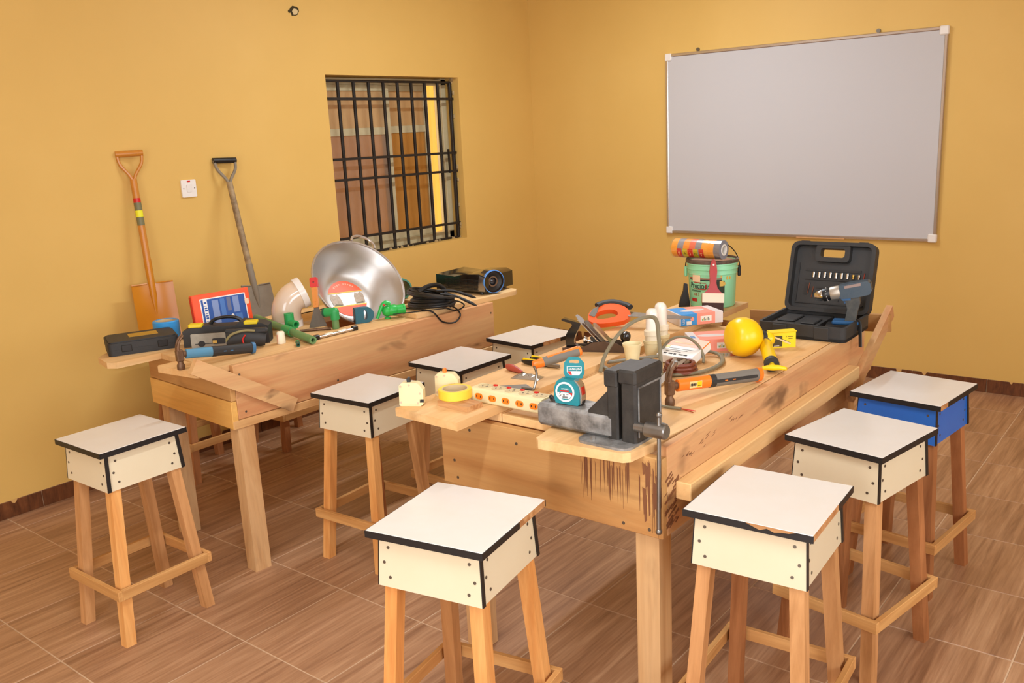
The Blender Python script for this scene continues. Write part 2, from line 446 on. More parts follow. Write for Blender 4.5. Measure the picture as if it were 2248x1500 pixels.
# ------------------------------------------------------------------ the window with its iron grille
ALU = plain('cream_window_frame', (206, 192, 152), .4, var=.35, vscale=14, rgb2=(150, 130, 92))
IRON = plain('black_iron_bar', (20, 16, 13), .55, var=.2, vscale=40, rgb2=(52, 38, 28), bumps=.3, bscale=80)
MORT = plain('rough_mortar', (188, 160, 110), .9, var=.5, vscale=20, rgb2=(90, 74, 48), bumps=.6, bscale=70)
def dusty(name, dust, amount):
    m = shiny_clear(name, (226, 204, 172), .08, .04); nt = m.node_tree
    out = [n for n in nt.nodes if n.type == 'OUTPUT_MATERIAL'][0]; src = out.inputs[0].links[0].from_socket
    d = nt.nodes.new('ShaderNodeBsdfDiffuse'); mx = nt.nodes.new('ShaderNodeMixShader')
    f = noise(nt, coords(nt, (6, 6, 3)), 1.5, 5, .6)
    nt.links.new(mixc(nt, f, dust, tuple(int(x * .78) for x in dust)), d.inputs[0])
    mx.inputs[0].default_value = amount
    nt.links.new(src, mx.inputs[1]); nt.links.new(d.outputs[0], mx.inputs[2]); nt.links.new(mx.outputs[0], out.inputs[0])
    return m
DUSTY_UP = dusty('dusty_bronze_glass_upper', (222, 186, 132), .72); DUSTY_LOW = dusty('dusty_bronze_glass_lower', (172, 148, 124), .55); DUSTY_LOW2 = dusty('dusty_bronze_glass_amber', (186, 140, 76), .6)
TINT = shiny_clear('bronze_glass', (226, 204, 172), .08, .04)
CLEAR = shiny_clear('clear_window_glass', (244, 240, 230), .05, .02)
def window():
    w = struct(thing('window_1', 'small barred window with sliding cream frames and bronze glass', 'window', (0, 0, 0)))
    del w['category']
    X = -.15
    g = G()
    for a in ((WY0, WY1, WZ1 - .045, WZ1 - .005), (WY0, WY1, WZ0, WZ0 + .05), (WY0, WY0 + .045, WZ0, WZ1), (WY1 - .05, WY1, WZ0, WZ1)):
        g.box(X - .045, X + .03, a[0], a[1], a[2], a[3], bev=.003)
    g.build('frame', ALU, w)
    for (y0, y1, xo, mid) in ((WY0 + .045, -1.40, .012, 1.69), (-1.44, -.995, -.022, 1.695)):
        f = G()
        for a in ((y0, y1, WZ1 - .085, WZ1 - .045), (y0, y1, WZ0 + .05, WZ0 + .105), (y0, y0 + .032, WZ0 + .1, WZ1 - .08), (y1 - .04, y1, WZ0 + .1, WZ1 - .08), (y0 + .03, y1 - .04, mid - .025, mid + .022)):
            f.box(X + xo - .012, X + xo + .012, a[0], a[1], a[2], a[3], bev=.002)
        sf = f.build('sash', ALU, w)
        for z0, z1 in ((WZ0 + .1, mid - .025), (mid + .022, WZ1 - .08)):
            G().box(X + xo - .002, X + xo + .002, y0 + .03, y1 - .038, z0, z1).build('pane', DUSTY_UP if z0 > 1.5 else (DUSTY_LOW if xo > 0 else DUSTY_LOW2), sf, smooth=0)
    f = G().box(X - .005, X + .012, -.905, WY1 - .048, WZ0 + .05, WZ1 - .045, bev=.002)
    f.build('sash', ALU, w)
    G().box(X - .03, X - .027, -.995, -.905, WZ0 + .05, WZ1 - .045).build('pane', CLEAR, w, smooth=0)
window()
def grille():
    t = thing('window_grille', 'black iron security bars set in the window opening', 'grille', (-.07, 0, 0))
    b = .0085
    for k in range(8):
        y = -1.884 + .1287 * k
        G().box(-b, b, y - b, y + b, WZ0 + .004, WZ1 - .028, bev=.002).build('bar', IRON, t)
    for z, tilt in ((1.887, 0), (1.521, -.006), (1.393, -.005), (1.027, -.008)):
        G().bar((b + .005, WY0 + .05, z + .004), (b + .005, WY1 + .004, z + tilt), .012, .016).build('crossbar', IRON, t)
    G().box(-.012, .012, -.867, -.846, WZ0, WZ1 - .028, bev=.003).build('side_bar', IRON, t)
    G().box(-.012, .012, WY0 + .03, WY1, WZ1 - .036, WZ1 - .022, bev=.003).build('top_bar', IRON, t)
    G().box(-.012, .012, WY0, WY1, WZ0, WZ0 + .014, bev=.003).build('bottom_bar', IRON, t)
    G().bar((.02, -.931, 1.545), (.02, -.926, 1.378), .012, .012, up=(1, 0, 0)).build('latch_bar', IRON, t)
    rr = random.Random(11); g = G()
    for k in range(26):
        z = rr.uniform(WZ0, WZ1); r = rr.uniform(.006, .014)
        g.sphere((rr.uniform(-.02, .02), WY1 + .004 - rr.uniform(0, .01), z), r, 6, sz=1.8)
    for k in range(30):
        g.sphere((rr.uniform(-.02, .02), rr.uniform(WY0 + .3, WY1), WZ0 + .004), rr.uniform(.006, .013), 6)
    o = g.build('mortar', MORT, t); o['kind'] = 'stuff'
grille()
# the neighbouring ochre wall seen through the glass
OUT = plain('outside_ochre_wall', (226, 172, 62), .8, var=.4, vscale=1.2, rgb2=(196, 150, 84))
tag(G().box(-2.1, -2.0, -4.5, 3.2, -.3, 3.6).build('outside_wall', OUT, smooth=0), 'sunlit ochre wall outside, seen through the barred window', 'wall')

# ------------------------------------------------------------------ whiteboard, switch, lamps
ALB = plain('brushed_aluminium', (206, 200, 194), .25, .85)
BOARD = plain('whiteboard_enamel', (198, 196, 197), .16, spec=.5)
PLAST = plain('white_plastic', (238, 232, 224), .4)
def whiteboard():
    x0, x1, z0, z1 = 1.179, 2.977, .884, 2.107
    t = thing('whiteboard', 'large blank whiteboard in a thin aluminium frame on the back wall', 'whiteboard', (x0, 0, z0))
    w, h = x1 - x0, z1 - z0
    G().box(.012, w - .012, -.018, -.008, .012, h - .012).build('panel', BOARD, t, smooth=0)
    for a in ((.03, w - .03, 0, .02), (.03, w - .03, h - .02, h)):
        G().box(a[0], a[1], -.024, -.004, a[2], a[3], bev=.004).build('frame_rail', ALB, t)
    for a in ((0, .02), (w - .02, w)):
        G().box(a[0], a[1], -.024, -.004, .03, h - .03, bev=.004).build('frame_rail', ALB, t)
    for x in (0, w - .045):
        for z in (0, h - .045):
            G().box(x - .003, x + .048, -.028, -.002, z - .003, z + .048, bev=.006).build('corner_cap', PLAST, t)
    for x in (.24, 1.41):
        g = G(); g.prism(disc(.012, 12), -.012, -.004, T(x, 0, h + .012) @ RX(90) @ T(0, 0, .016)); g.box(x - .007, x + .007, -.010, -.004, h - .004, h + .01)
        g.build('hanger', SCREW, t)
    G().box(.95, 1.26, -.026, -.022, -.002, .006).build('tray_clip', CHIP, t)
whiteboard()
RED = plain('red_plastic', (205, 30, 24), .35)
def switch():
    t = thing('wall_switch', 'square white wall switch with a red neon between the shovels', 'switch', (0, -3.0375, 1.4335))
    m = Matrix(((0, 0, 1, 0), (1, 0, 0, 0), (0, 1, 0, 0), (0, 0, 0, 1)))
    G().prism(rrect(.086, .09, .006), 0, .009, m).build('plate', PLAST, t)
    G().prism(rrect(.028, .04, .003), .009, .0135, m @ T(0, .002, 0) @ RX(5)).build('rocker', PLAST, t)
    G().prism(rrect(.018, .008, .001), .009, .011, m @ T(0, .036, 0)).build('neon', RED, t)
    for x in (-.032, .032): G().prism(disc(.003, 10), .009, .0102, m @ T(x, 0, 0)).build('screw', SCREW, t)
switch()
TUBE = plain('lit_tube', (255, 250, 240), .4)
def batten(x, y, lab):
    t = thing('ceiling_batten', lab, 'lamp', (x, y, RH), group='ceiling battens')
    G().box(-.03, .03, -.62, .62, -.05, 0, bev=.006).build('housing', PLAST, t)
    G().cyl((0, -.58, -.075), (0, .58, -.075), .014).build('tube', TUBE, t)
    for y_ in (-.59, .59): G().box(-.014, .014, y_ - .012, y_ + .012, -.095, -.05).build('holder', PLAST, t)
batten(1.7, -1.75, 'fluorescent batten on the ceiling above the gap between the benches')
batten(3.3, -5.2, 'fluorescent batten on the ceiling near the doorway')
# ------------------------------------------------------------------ stools
V0 = RX(90)
def stool(label, X, Y, rot, kd, kw, kh, legs=(1, 1, 1, 1), box=None, broken=None, bands=True, top=None):
    """square stool: laminated top, flared laminated box, four splayed legs, rails; corners: left, front, right, back"""
    a, b, H = .153 * kw, .164 * kd, .705 * kh
    bu, bv, bz = .139 * kw, .149 * kd, .557 * kh
    su, sv, sz = .173 * kw, .187 * kd, .216 * kh
    fu, fv = .161 * kw, .181 * kd
    t = thing('stool', label, 'stool', (X, Y, 0), math.degrees(rot), 'square workshop stools')
    th = .018
    lam = box or WHITE_LAM
    G().box(-a, a, -b, b, H - th, H, bev=.0012).build('top', top or WHITE_TOP, t, smooth=0)
    e = .0016
    segs = [('y', -b, -a, a), ('x', a, -b, b), ('y', b, -a, a), ('x', -a, -b, b)]
    for k, (ax, c, lo, hi) in enumerate(segs):
        parts = [(lo, hi, EDGE)]
        if broken and k in broken:
            f0, f1 = broken[k][:2]; p0 = lo + (hi - lo) * f0; p1 = lo + (hi - lo) * f1
            parts = [(lo, p0, EDGE), (p0, p1, CHIP), (p1, hi, EDGE)]
        for lo_, hi_, m in parts:
            if hi_ - lo_ < .004: continue
            d = e if m is EDGE else e * .3
            q = (c - d, c + d)
            g = G()
            if ax == 'y': g.box(lo_ - (e if lo_ == lo else 0), hi_ + (e if hi_ == hi else 0), q[0], q[1], H - th - .001, H - .0012)
            else: g.box(q[0], q[1], lo_, hi_, H - th - .001, H - .0012)
            g.build('edge_band' if m is EDGE else 'chipped_edge', m, t, smooth=0)
            if m is CHIP and len(broken[k]) > 2:      # only the upper part of the band has flaked off
                nn = 7; top_ = [H - th + .002 + .010 * abs(math.sin(2.2 + 1.9 * i)) * (0 if i in (0, nn) else 1) + (.0145 if i in (0, nn) else 0) for i in range(nn + 1)]
                po = [(lo_ + (hi_ - lo_) * i / nn, top_[i]) for i in range(nn + 1)]
                G().prism([(lo_, H - th - .001), (hi_, H - th - .001)] + po[::-1], -c - .0004, -c + e + .0002, V0).build('edge_band', EDGE, t, smooth=0)
    zt = H - th; k = .895; tu, tv = a * k - .004, b * k - .006     # box: narrower at the top
    pt = .012
    quads = []
    for sgn in (-1, 1):
        # boards across the front and the back reach to the corners
        quads.append([(-tu, sgn * tv, zt), (tu, sgn * tv, zt), (bu, sgn * bv, bz), (-bu, sgn * bv, bz), Vector((0, -sgn * pt, 0))])
        quads.append([(sgn * (tu - .003), -tv + pt, zt), (sgn * (tu - .003), tv - pt, zt), (sgn * (bu - .003), bv - pt, bz), (sgn * (bu - .003), -bv + pt, bz), Vector((-sgn * pt, 0, 0))])
    for q in quads:
        off = q[4]; p = [Vector(x) for x in q[:4]]; v = p + [x + off for x in p]
        fs = [(0, 1, 2, 3), (7, 6, 5, 4), (0, 4, 5, 1), (1, 5, 6, 2), (2, 6, 7, 3), (3, 7, 4, 0)]
        n = (p[1] - p[0]).cross(p[2] - p[0])
        if n.dot(off) > 0: fs = [f[::-1] for f in fs]
        o = G().add(v, fs).build('box_board', lam, t, smooth=0)
        nn = (p[1] - p[0]).cross(p[2] - p[0]).normalized()
        if nn.dot(off) > 0: nn = -nn
        for fx, fz in ((.1, .22), (.06, .52), (.12, .8), (.9, .22), (.94, .55), (.88, .8)):
            c = (p[0].lerp(p[1], fx)).lerp(p[3].lerp(p[2], fx), fz)
            M = T(*c) @ nn.to_track_quat('Z', 'Y').to_matrix().to_4x4()
            G().prism(disc(.0042, 10), 0, .0012, M).build('screw', SCREW, o, smooth=0)
    if bands:
        for sx in (-1, 1):   # black band on the end grain of the front and back boards
            for sy in (-1, 1):
                p0 = Vector((sx * tu, sy * (tv - pt / 2), zt - .001)); p1 = Vector((sx * bu, sy * (bv - pt / 2), bz))
                G().bar(p0, p1, pt + .001, .003, up=(1, 0, 0)).build('corner_band', EDGE, t, smooth=0)
    lw = .036
    SG = ((-1, -1), (1, -1), (1, 1), (-1, 1))
    for (sx, sy), m in zip(SG, legs):
        p1 = Vector((sx * (fu - lw / 2), sy * (fv - lw / 2), 0)); p0 = Vector((sx * (tu - .03), sy * (tv - .034), zt))
        h = lw / 2; v = []
        for p in (p1, p0):
            v += [(p.x - h, p.y - h, p.z), (p.x + h, p.y - h, p.z), (p.x + h, p.y + h, p.z), (p.x - h, p.y + h, p.z)]
        G().add(v, [(3, 2, 1, 0), (4, 5, 6, 7), (0, 1, 5, 4), (1, 2, 6, 5), (2, 3, 7, 6), (3, 0, 4, 7)]).build('leg', LEG[m], t, smooth=0)
    rw, rh = .016, .036
    for sgn in (-1, 1):
        G().box(-su, su, sgn * (sv - rw / 2) - rw / 2, sgn * (sv - rw / 2) + rw / 2, sz - rh, sz, bev=.0015).build('rail', RAIL, t, smooth=0)
    for sgn in (-1, 1):
        zz = sz
        G().box(sgn * (su - rw / 2) - rw / 2, sgn * (su - rw / 2) + rw / 2, -sv + rw, sv - rw, zz - rh, zz, bev=.0015).build('rail', RAILY, t, smooth=0)
    return t
stool('white-topped stool standing alone in front of the left bench', 1.393, -4.285, .017, .961, .96, .983, (1, 0, 1, 1))
stool('white-topped stool with a stained top in front of the vise, nearest the camera', 2.889, -4.205, .184, 1.002, 1.072, 1.018, (0, 0, 0, 1), broken={1: (.56, 1.0)})
stool('white-topped stool with chipped front edge, first beside the right bench', 3.495, -3.701, .06, 1.024, 1.041, 1.019, (1, 1, 1, 2), broken={0: (.50, .88, 'half'), 1: (0, .62)})
stool('white-topped stool with cream sides beside the right bench, between two others', 3.525, -3.082, -.186, 1.036, .998, 1.013, (2, 1, 2, 2))
stool('stool with bright blue sides and a white top', 3.518, -2.488, -.123, 1.021, 1.003, .991, (2, 2, 2, 2), box=BLUE_LAM, broken={1: (0, .2)})
stool('white-topped stool between the benches, nearest the cream circuit breakers', 1.74, -3.449, .059, .965, 1.005, .982, (0, 0, 1, 2))
stool('white-topped stool between the benches, second from the front', 1.788, -2.955, -.029, .994, .97, .998, (1, 1, 1, 1))
stool('white-topped stool between the benches, farthest back behind the hand plane', 1.795, -2.448, -.101, .991, .937, .995, (1, 1, 1, 1), broken={1: (.25, .62)})
stool('stool behind the left bench with the orange shovel standing on it', .262, -3.29, 0.0, 1, 1, .99, (2, 2, 2, 2))
stool('stool behind the left bench with the grey shovel standing on it', .27, -2.745, 0.03, 1, 1, .99, (2, 2, 2, 2))

# ------------------------------------------------------------------ workbenches
TOP, APR = .83, .58
OIL = plain('rust_and_oil_stain', (124, 76, 44), .6); OIL2 = plain('black_oil_stain', (66, 40, 26), .6)
def leg(t, x, y, w, d, lean=(0, 0), z1=APR + .12):
    h, k = w / 2, d / 2; v = []
    for z, (lx, ly) in ((0, lean), (z1, (0, 0))):
        v += [(x - h + lx, y - k + ly, z), (x + h + lx, y - k + ly, z), (x + h + lx, y + k + ly, z), (x - h + lx, y + k + ly, z)]
    G().add(v, [(3, 2, 1, 0), (4, 5, 6, 7), (0, 1, 5, 4), (1, 2, 6, 5), (2, 3, 7, 6), (3, 0, 4, 7)]).build('leg', PINE_Z, t, smooth=0)
def nails(t, pts, M):
    for x, y in pts: G().prism(disc(.0048, 8), 0, .0012, M @ T(x, y, 0)).build('nail', SCREW, t, smooth=0)
def right_bench():
    ox, oy = 2.47, -3.81
    t = thing('workbench', 'rough pine workbench in front of the whiteboard carrying the vise and drill case', 'workbench', (ox, oy, 0))
    L, W = 1.62, .78
    G().box(0, W, 0, .026, APR, TOP - .026, bev=.002).build('front_board', PINE_X, t, smooth=0)
    G().box(W - .026, W, .027, L, APR, TOP, bev=.002).build('side_board', PINE_SIDE, t, smooth=0)
    G().box(0, .026, .027, L, APR, TOP - .026, bev=.002).build('side_board', PINE_SIDE, t, smooth=0)
    G().box(.027, W - .027, L - .026, L, APR, TOP - .026, bev=.002).build('back_board', PINE_X, t, smooth=0)
    # top planks: the vise plank overhangs the front, the middle one stops short
    G().prism([(.42, 1.70), (.42, .02), (.44, -.085), (.455, -.098), (.705, -.07), (.72, -.055), (.75, .2), (.752, 1.70)], TOP - .026, TOP).build('plank', PINE_Y, t, smooth=0)
    G().box(.225, .416, .03, 1.40, TOP - .026, TOP, bev=.002).build('plank', PINE_Y, t, smooth=0)
    G().box(.01, .222, .03, 1.52, TOP - .026, TOP, bev=.002).build('plank', PINE_Y, t, smooth=0)
    # footrest rail nailed along the side, cross rail and slanting brace at the far end
    G().box(W, W + .045, .07, 1.43, .672, .722, bev=.003).build('side_rail', PINE_Y, t, smooth=0)
    G().bar((.21, 1.84, .775), (.815, 1.84, .806), .022, .072).build('cross_rail', PINE_X, t, smooth=0)
    G().bar((W + .014, 1.42, .60), (W + .014, 1.90, .845), .026, .058).build('brace', PINE_SIDE, t, smooth=0)
    G().bar((-.014, 1.42, .60), (-.014, 1.90, .845), .026, .058).build('brace', PINE_SIDE, t, smooth=0)
    leg(t, W - .065, .064, .072, .066); leg(t, .065, .064, .072, .066)
    leg(t, W - .065, L - .064, .072, .066, (.0, .1)); leg(t, .065, L - .064, .072, .066, (0, .1))
    nails(t, ((.05, .66), (.06, .605), (.66, .6), (.74, .6), (.12, .77), (.3, .76)), RX(90))
    # oil and rust streaks running down the front board under the vise, and on the near end of the side
    rr = random.Random(4); g = G()
    for k in range(46):
        x = .52 + .255 * rr.random() ** .8; wd = rr.uniform(.0008, .003); z1 = .80 - rr.uniform(0, .05); ln = rr.uniform(.06, .12) + .06 * (x > .72)
        g.prism([(x, z1), (x + wd, z1 - .01), (x + wd * .8, z1 - ln * .7), (x + wd * .4, z1 - ln), (x - wd * .2, z1 - ln * .5)], 0, rr.uniform(.0003, .0012), RX(90))
    for k in range(26):
        x = .72 + .05 * rr.random(); wd = rr.uniform(.004, .010); z1 = .80 - rr.uniform(0, .1); ln = rr.uniform(.03, .08)
        g.prism([(x, z1), (x + wd, z1 - .005), (x + wd, z1 - ln), (x + wd * .3, z1 - ln * 1.1)], 0, rr.uniform(.0003, .0014), RX(90))
    o = g.build('stain', OIL, t, smooth=0); o['kind'] = 'stuff'
    g = G(); M = Matrix(((0, 0, 1, W), (1, 0, 0, 0), (0, 1, 0, 0), (0, 0, 0, 1)))
    for k in range(34):
        u = rr.uniform(.01, .075); z = .6 + .14 * rr.random() ** 1.4; ln = rr.uniform(.01, .04) * (1 if u < .05 else .6); wd = rr.uniform(.002, .007)
        g.prism([(u, z), (u + ln, z + ln * .5), (u + ln * .9, z + ln * .5 + wd), (u - .002, z + wd)], 0, rr.uniform(.0003, .0014), M)
    for k in range(30):
        u = rr.gauss((.13, .24, .42)[k % 3], .03); z = rr.gauss((.77, .785, .79)[k % 3], .008); ln = rr.uniform(.006, .022); wd = rr.uniform(.0006, .0018)
        g.prism([(u, z), (u + ln, z + ln * .3), (u + ln, z + ln * .3 + wd), (u, z + wd)], 0, .0006, M)
    o = g.build('stain', OIL, t, smooth=0); o['kind'] = 'stuff'
right_bench()
def left_bench():
    t = thing('workbench', 'rough pine workbench by the window wall carrying the basin and projector', 'workbench', (1.42, -3.86, 0), -4.2)
    L, W = 1.46, .66
    G().box(-W, 0, 0, .026, APR, .69, bev=.002).build('front_board', PINE_H, t, smooth=0)
    G().box(-W, 0, .004, .026, .692, TOP - .026, bev=.002).build('front_board', PINE_X, t, smooth=0)
    for x in (-.026, -W):
        G().box(x, x + .026, .027, L, APR + .035, TOP, bev=.002).build('side_board', PINE_SIDE, t, smooth=0)
        G().box(x, x + .030, .001, L, APR, APR + .033, bev=.002).build('side_board', PINE_Y, t, smooth=0)
    G().box(-W + .027, -.027, L - .026, L, APR, TOP - .026, bev=.002).build('back_board', PINE_X, t, smooth=0)
    G().prism([(-.03, L), (-.03, -.1), (-.045, -.108), (-.255, -.145), (-.27, -.135), (-.272, -.04), (-.2, -.035), (-.2, L)], TOP - .024, TOP).build('plank', PINE_Y, t, smooth=0)
    G().box(-.46, -.205, -.03, .66, TOP - .024, TOP, bev=.002).build('plank', PINE_Y, t, smooth=0)
    G().prism([(-.465, L + .02), (-.465, -.21), (-.50, -.235), (-.625, -.215), (-.67, -.17), (-.745, .02), (-.745, L + .02)], TOP - .024, TOP).build('plank', PINE_Y, t, smooth=0)
    G().prism([(-.03, .985), (-.03, 1.66), (-.06, 1.70), (-.27, 1.70), (-.27, 1.0)], TOP + .001, TOP + .024).build('plank', PINE_Y, t, smooth=0)
    G().box(-.43, -.275, 1.2, 1.66, TOP - .024, TOP + .024, bev=.002).build('plank', PINE_Y, t, smooth=0)
    G().bar((.014, -.14, .868), (.014, .265, .617), .026, .058).build('brace', PINE_SIDE, t, smooth=0)
    leg(t, -.045, .06, .062, .07, (.06, -.03)); leg(t, -W + .055, .06, .062, .07, (.06, -.03))
    leg(t, -.045, L - .06, .062, .07, (.04, 0)); leg(t, -W + .055, L - .06, .062, .07, (.04, 0))
    M = Matrix(((0, 0, 1, .0), (1, 0, 0, 0), (0, 1, 0, 0), (0, 0, 0, 1)))
    nails(t, ((.05, .79), (.06, .64), (.09, .7), (.5, .66), (.62, .645), (.9, .65), (L - .02, .78)), M)
left_bench()
tag(G().prism([(-.13, 0), (.128, -.012), (.128, .25), (.130, 1.935), (-.13, 1.935), (-.13, .3)], 0, .0245).build('long_plank', PINE_Y, None, smooth=0, loc=(2.558, -3.956, .8305)),
    'long sawn plank laid along the left side of the right bench, under the bucket', 'plank')
# ------------------------------------------------------------------ things on the right bench
V = RX(90)            # prism polygons drawn in (x, z), extruded towards -y
STEEL = plain('worn_steel', (150, 146, 140), .35, .9, var=.4, vscale=30, rgb2=(90, 84, 76))
CHROME = plain('chrome', (214, 212, 208), .15, 1.0)
GREYCAST = plain('grey_cast_iron', (168, 165, 160), .5, .35, var=.95, vscale=13, rgb2=(44, 40, 37), bumps=.25, bscale=50)
BLACKCAST = plain('black_cast_iron', (40, 38, 36), .5, .25, var=.5, vscale=22, rgb2=(84, 78, 70), bumps=.3, bscale=60)
BLACK = plain('black_plastic', (26, 25, 24), .4)
BLACKM = plain('black_matt_plastic', (36, 35, 34), .6, var=.35, vscale=14, rgb2=(66, 64, 61), bumps=.15, bscale=120)
RUBBER = plain('grey_rubber', (120, 114, 104), .65)
DKRUBBER = plain('dark_rubber', (44, 42, 40), .6)
ORANGE = plain('orange_plastic', (248, 126, 32), .35)
TEAL = plain('teal_rubber', (14, 128, 136), .5, bumps=.2, bscale=200)
CREAM = plain('cream_plastic', (232, 216, 168), .4, var=.2, vscale=20, rgb2=(212, 190, 132))
YELLOW = plain('yellow_plastic', (250, 204, 8), .32)
LABELW = plain('white_label', (240, 236, 228), .5)
REDM = plain('red_varnish', (186, 44, 36), .3, var=.3, vscale=30, rgb2=(150, 30, 26))
INK = plain('black_ink', (30, 28, 28), .6)
MINT = plain('mint_plastic', (150, 226, 180), .4, var=.35, vscale=8, rgb2=(166, 214, 150))
RUSTY = plain('rusty_steel', (132, 100, 74), .5, .6, var=.7, vscale=40, rgb2=(78, 54, 38))
PINK = plain('salmon_card', (246, 152, 132), .5)
SKY = plain('blue_card', (58, 150, 220), .5)
CARD = plain('grey_white_card', (222, 212, 208), .5)
BRASS = plain('brass', (196, 160, 84), .3, .9)
def bend(o, r):
    """wrap a flat print, drawn about x = 0, round an upright cylinder of radius r (facing -y)"""
    for v in o.data.vertices:
        a = v.co.x / r; rad = r + v.co.z; y = v.co.y
        v.co = (rad * math.sin(a), -rad * math.cos(a), y)
    return o
def patch(g, x0, x1, z0, z1, r, n=10, mi=0, th=.0006):
    """curved label on an upright cylinder facing -y"""
    def f(u, w, rr): a = (x0 + (x1 - x0) * u) / r; return (rr * math.sin(a), -rr * math.cos(a), z0 + (z1 - z0) * w)
    g.grid(lambda u, w: f(u, w, r + th), n, 1, mi=mi)

def vise():
    t = thing('bench_vise', 'heavy black and grey bench vise bolted to the near corner of the right bench', 'vise', (3.09, -3.75, TOP))
    g = G(); g.box(-.235, .02, -.07, .03, .007, .071, bev=.009)
    g.build('slide_beam', GREYCAST, t)
    g = G(); g.prism([(-.06, .012), (.03, .012), (.03, .15), (.018, .155), (-.062, .075)], .064, -.03, V)
    g.build('body', BLACKCAST, t)
    g = G(); g.box(.0, .034, -.068, .062, .0, .178, bev=.005); g.box(-.008, .0335, -.0705, .066, .150, .196, bev=.005)
    g.build('fixed_jaw', BLACKCAST, t)
    g = G(); g.box(.044, .09, -.07, .07, 0, .2, bev=.006); g.box(.036, .0915, -.072, .072, .163, .203, bev=.006)
    o = g.build('moving_jaw', BLACKCAST, t)
    g = G()
    for a in ((-.058, .06, .153, .158), (-.058, -.053, .02, .153), (.055, .06, .02, .153)): g.box(.089, .0925, a[0], a[1], a[2], a[3], bev=.001)
    g.build('raised_rib', GREYCAST, o)
    g = G(); g.lathe([(.017, 0), (.02, .003), (.02, .058), (.017, .062), (0, .062)], 20, T(.115, -.064, .053) @ RY(90)); g.cyl((.085, -.064, .053), (.118, -.064, .053), .013)
    g.build('screw_head', STEEL, t)
    g = G(); g.cyl((.157, -.068, .096), (.155, -.072, -.220), .0055, n=10); g.sphere((.157, -.068, .098), .0085, 12); g.sphere((.155, -.072, -.222), .009, 12)
    g.build('handle_bar', STEEL, t)
    g = G(); g.prism(rrect(.165, .24, .03), 0, .007, T(.01, 0, 0)); g.build('base_plate', GREYCAST, t)
    for x, y in ((-.03, -.095), (.05, .095)): G().prism(disc(.008, 6), .007, .014, T(x, y, 0)).build('bolt', CHROME, t)
vise()

def tape_measure():
    t = thing('tape_measure', 'teal tape measure with red button standing on the grey vise beam', 'tape measure', (2.945, -3.778, .9015), 10)
    out = [(-.036, .004), (.03, 0), (.036, .004), (.037, .03), (.033, .055), (.02, .070), (-.01, .076), (-.03, .068), (-.039, .05), (-.041, .02)]
    G().prism(out, -.019, .019, V).build('case', TEAL, t)
    e = [(.0365, .004), (.0405, .006), (.0415, .03), (.0375, .056), (.024, .0725), (.018, .0712), (.0322, .055), (.0365, .03)]
    G().prism(e, -.015, .015, V).build('chrome_edge', ALB, t)
    G().prism([(.0372, .028), (.0425, .03), (.0395, .05), (.031, .062), (.026, .066), (.033, .053)], -.009, .009, V).build('lock_button', RED, t)
    G().box(.030, .0412, -.010, .010, .004, .012).build('tape_mouth', BLACK, t)
    c = (-.006, .038)
    G().ring([(.0285, .0192), (.0285, .0215), (.0235, .0215), (.0235, .0192)], 32, V @ T(c[0], c[1], 0)).build('label_ring', LABELW, t)
    o = G().prism(disc(.0238, 28, *c), .019, .0202, V).build('round_label', TEAL, t)
    G().prism([(c[0] - .0225, c[1] - .002), (c[0] + .014, c[1] - .002), (c[0] + .021, c[1] - .008), (c[0] + .012, c[1] - .019), (c[0] - .012, c[1] - .0195), (c[0] - .02, c[1] - .011)], .0202, .0206, V).build('white_panel', LABELW, o)
    G().prism([(c[0] - .014, c[1] + .001), (c[0] + .012, c[1] + .001), (c[0] + .012, c[1] + .004), (c[0] - .014, c[1] + .004)], .0202, .0206, V).build('red_band', RED, o)
    G().prism([(c[0] + .01, c[1] - .002), (c[0] + .022, c[1] - .001), (c[0] + .0215, c[1] - .009)], .0206, .0209, V).build('red_band', RED, o)
    lettering('5m', .014, INK, o, V @ T(c[0] - .009, c[1] - .008, .0207))
    lettering('16ft', .006, INK, o, V @ T(c[0] + .006, c[1] - .0065, .0207))
    lettering('LIANGJIN', .005, LABELW, o, V @ T(c[0], c[1] + .0085, .0205))
    g = G()
    for k in range(9): g.box(c[0] - .008 + k * .0019, c[0] - .0068 + k * .0019, -.0210, -.0206, c[1] - .018, c[1] - .0125)
    g.build('barcode', INK, o, smooth=0)
    # card on top with a hanging slot
    M = T(.012, .006, .072) @ RZ(16) @ V
    outer = [(-.024, 0), (.022, 0), (.029, .016), (.028, .045), (.014, .061), (-.014, .061), (-.027, .045), (-.030, .016)]
    inner = [(-.004, .044), (.005, .043), (.014, .044), (.015, .050), (.010, .053), (-.006, .053), (-.013, .050), (-.012, .044)]
    g = G(); frame_poly(g, outer, inner, 0, .0015, M)
    o = g.build('hang_card', TEAL, t)
    G().prism([(-.02, .034), (.021, .034), (.021, .018), (.013, .009), (-.012, .009), (-.02, .018)], .0016, .002, M).build('card_panel', LABELW, o)
    G().prism([(-.0185, .033), (.0195, .033), (.0195, .021), (-.0185, .021)], .0021, .0024, M).build('card_name_band', TEAL, o)
    G().prism([(-.0185, .0205), (-.010, .0205), (-.006, .0105), (-.012, .0105), (-.0185, .018)], .0021, .0024, M).build('red_corner', RED, o)
    lettering('LIANGJIN', .0085, LABELW, o, M @ T(0, .0268, .0026))
    pts = spline([(-.036, .004, .008), (-.052, .006, .006), (-.064, .01, .014), (-.066, .012, .006), (-.052, .0, .004), (-.034, .002, .006)], 5)
    G().tube(pts, .0022, 6, flat=2.2).build('wrist_strap', DKRUBBER, t)
tape_measure()

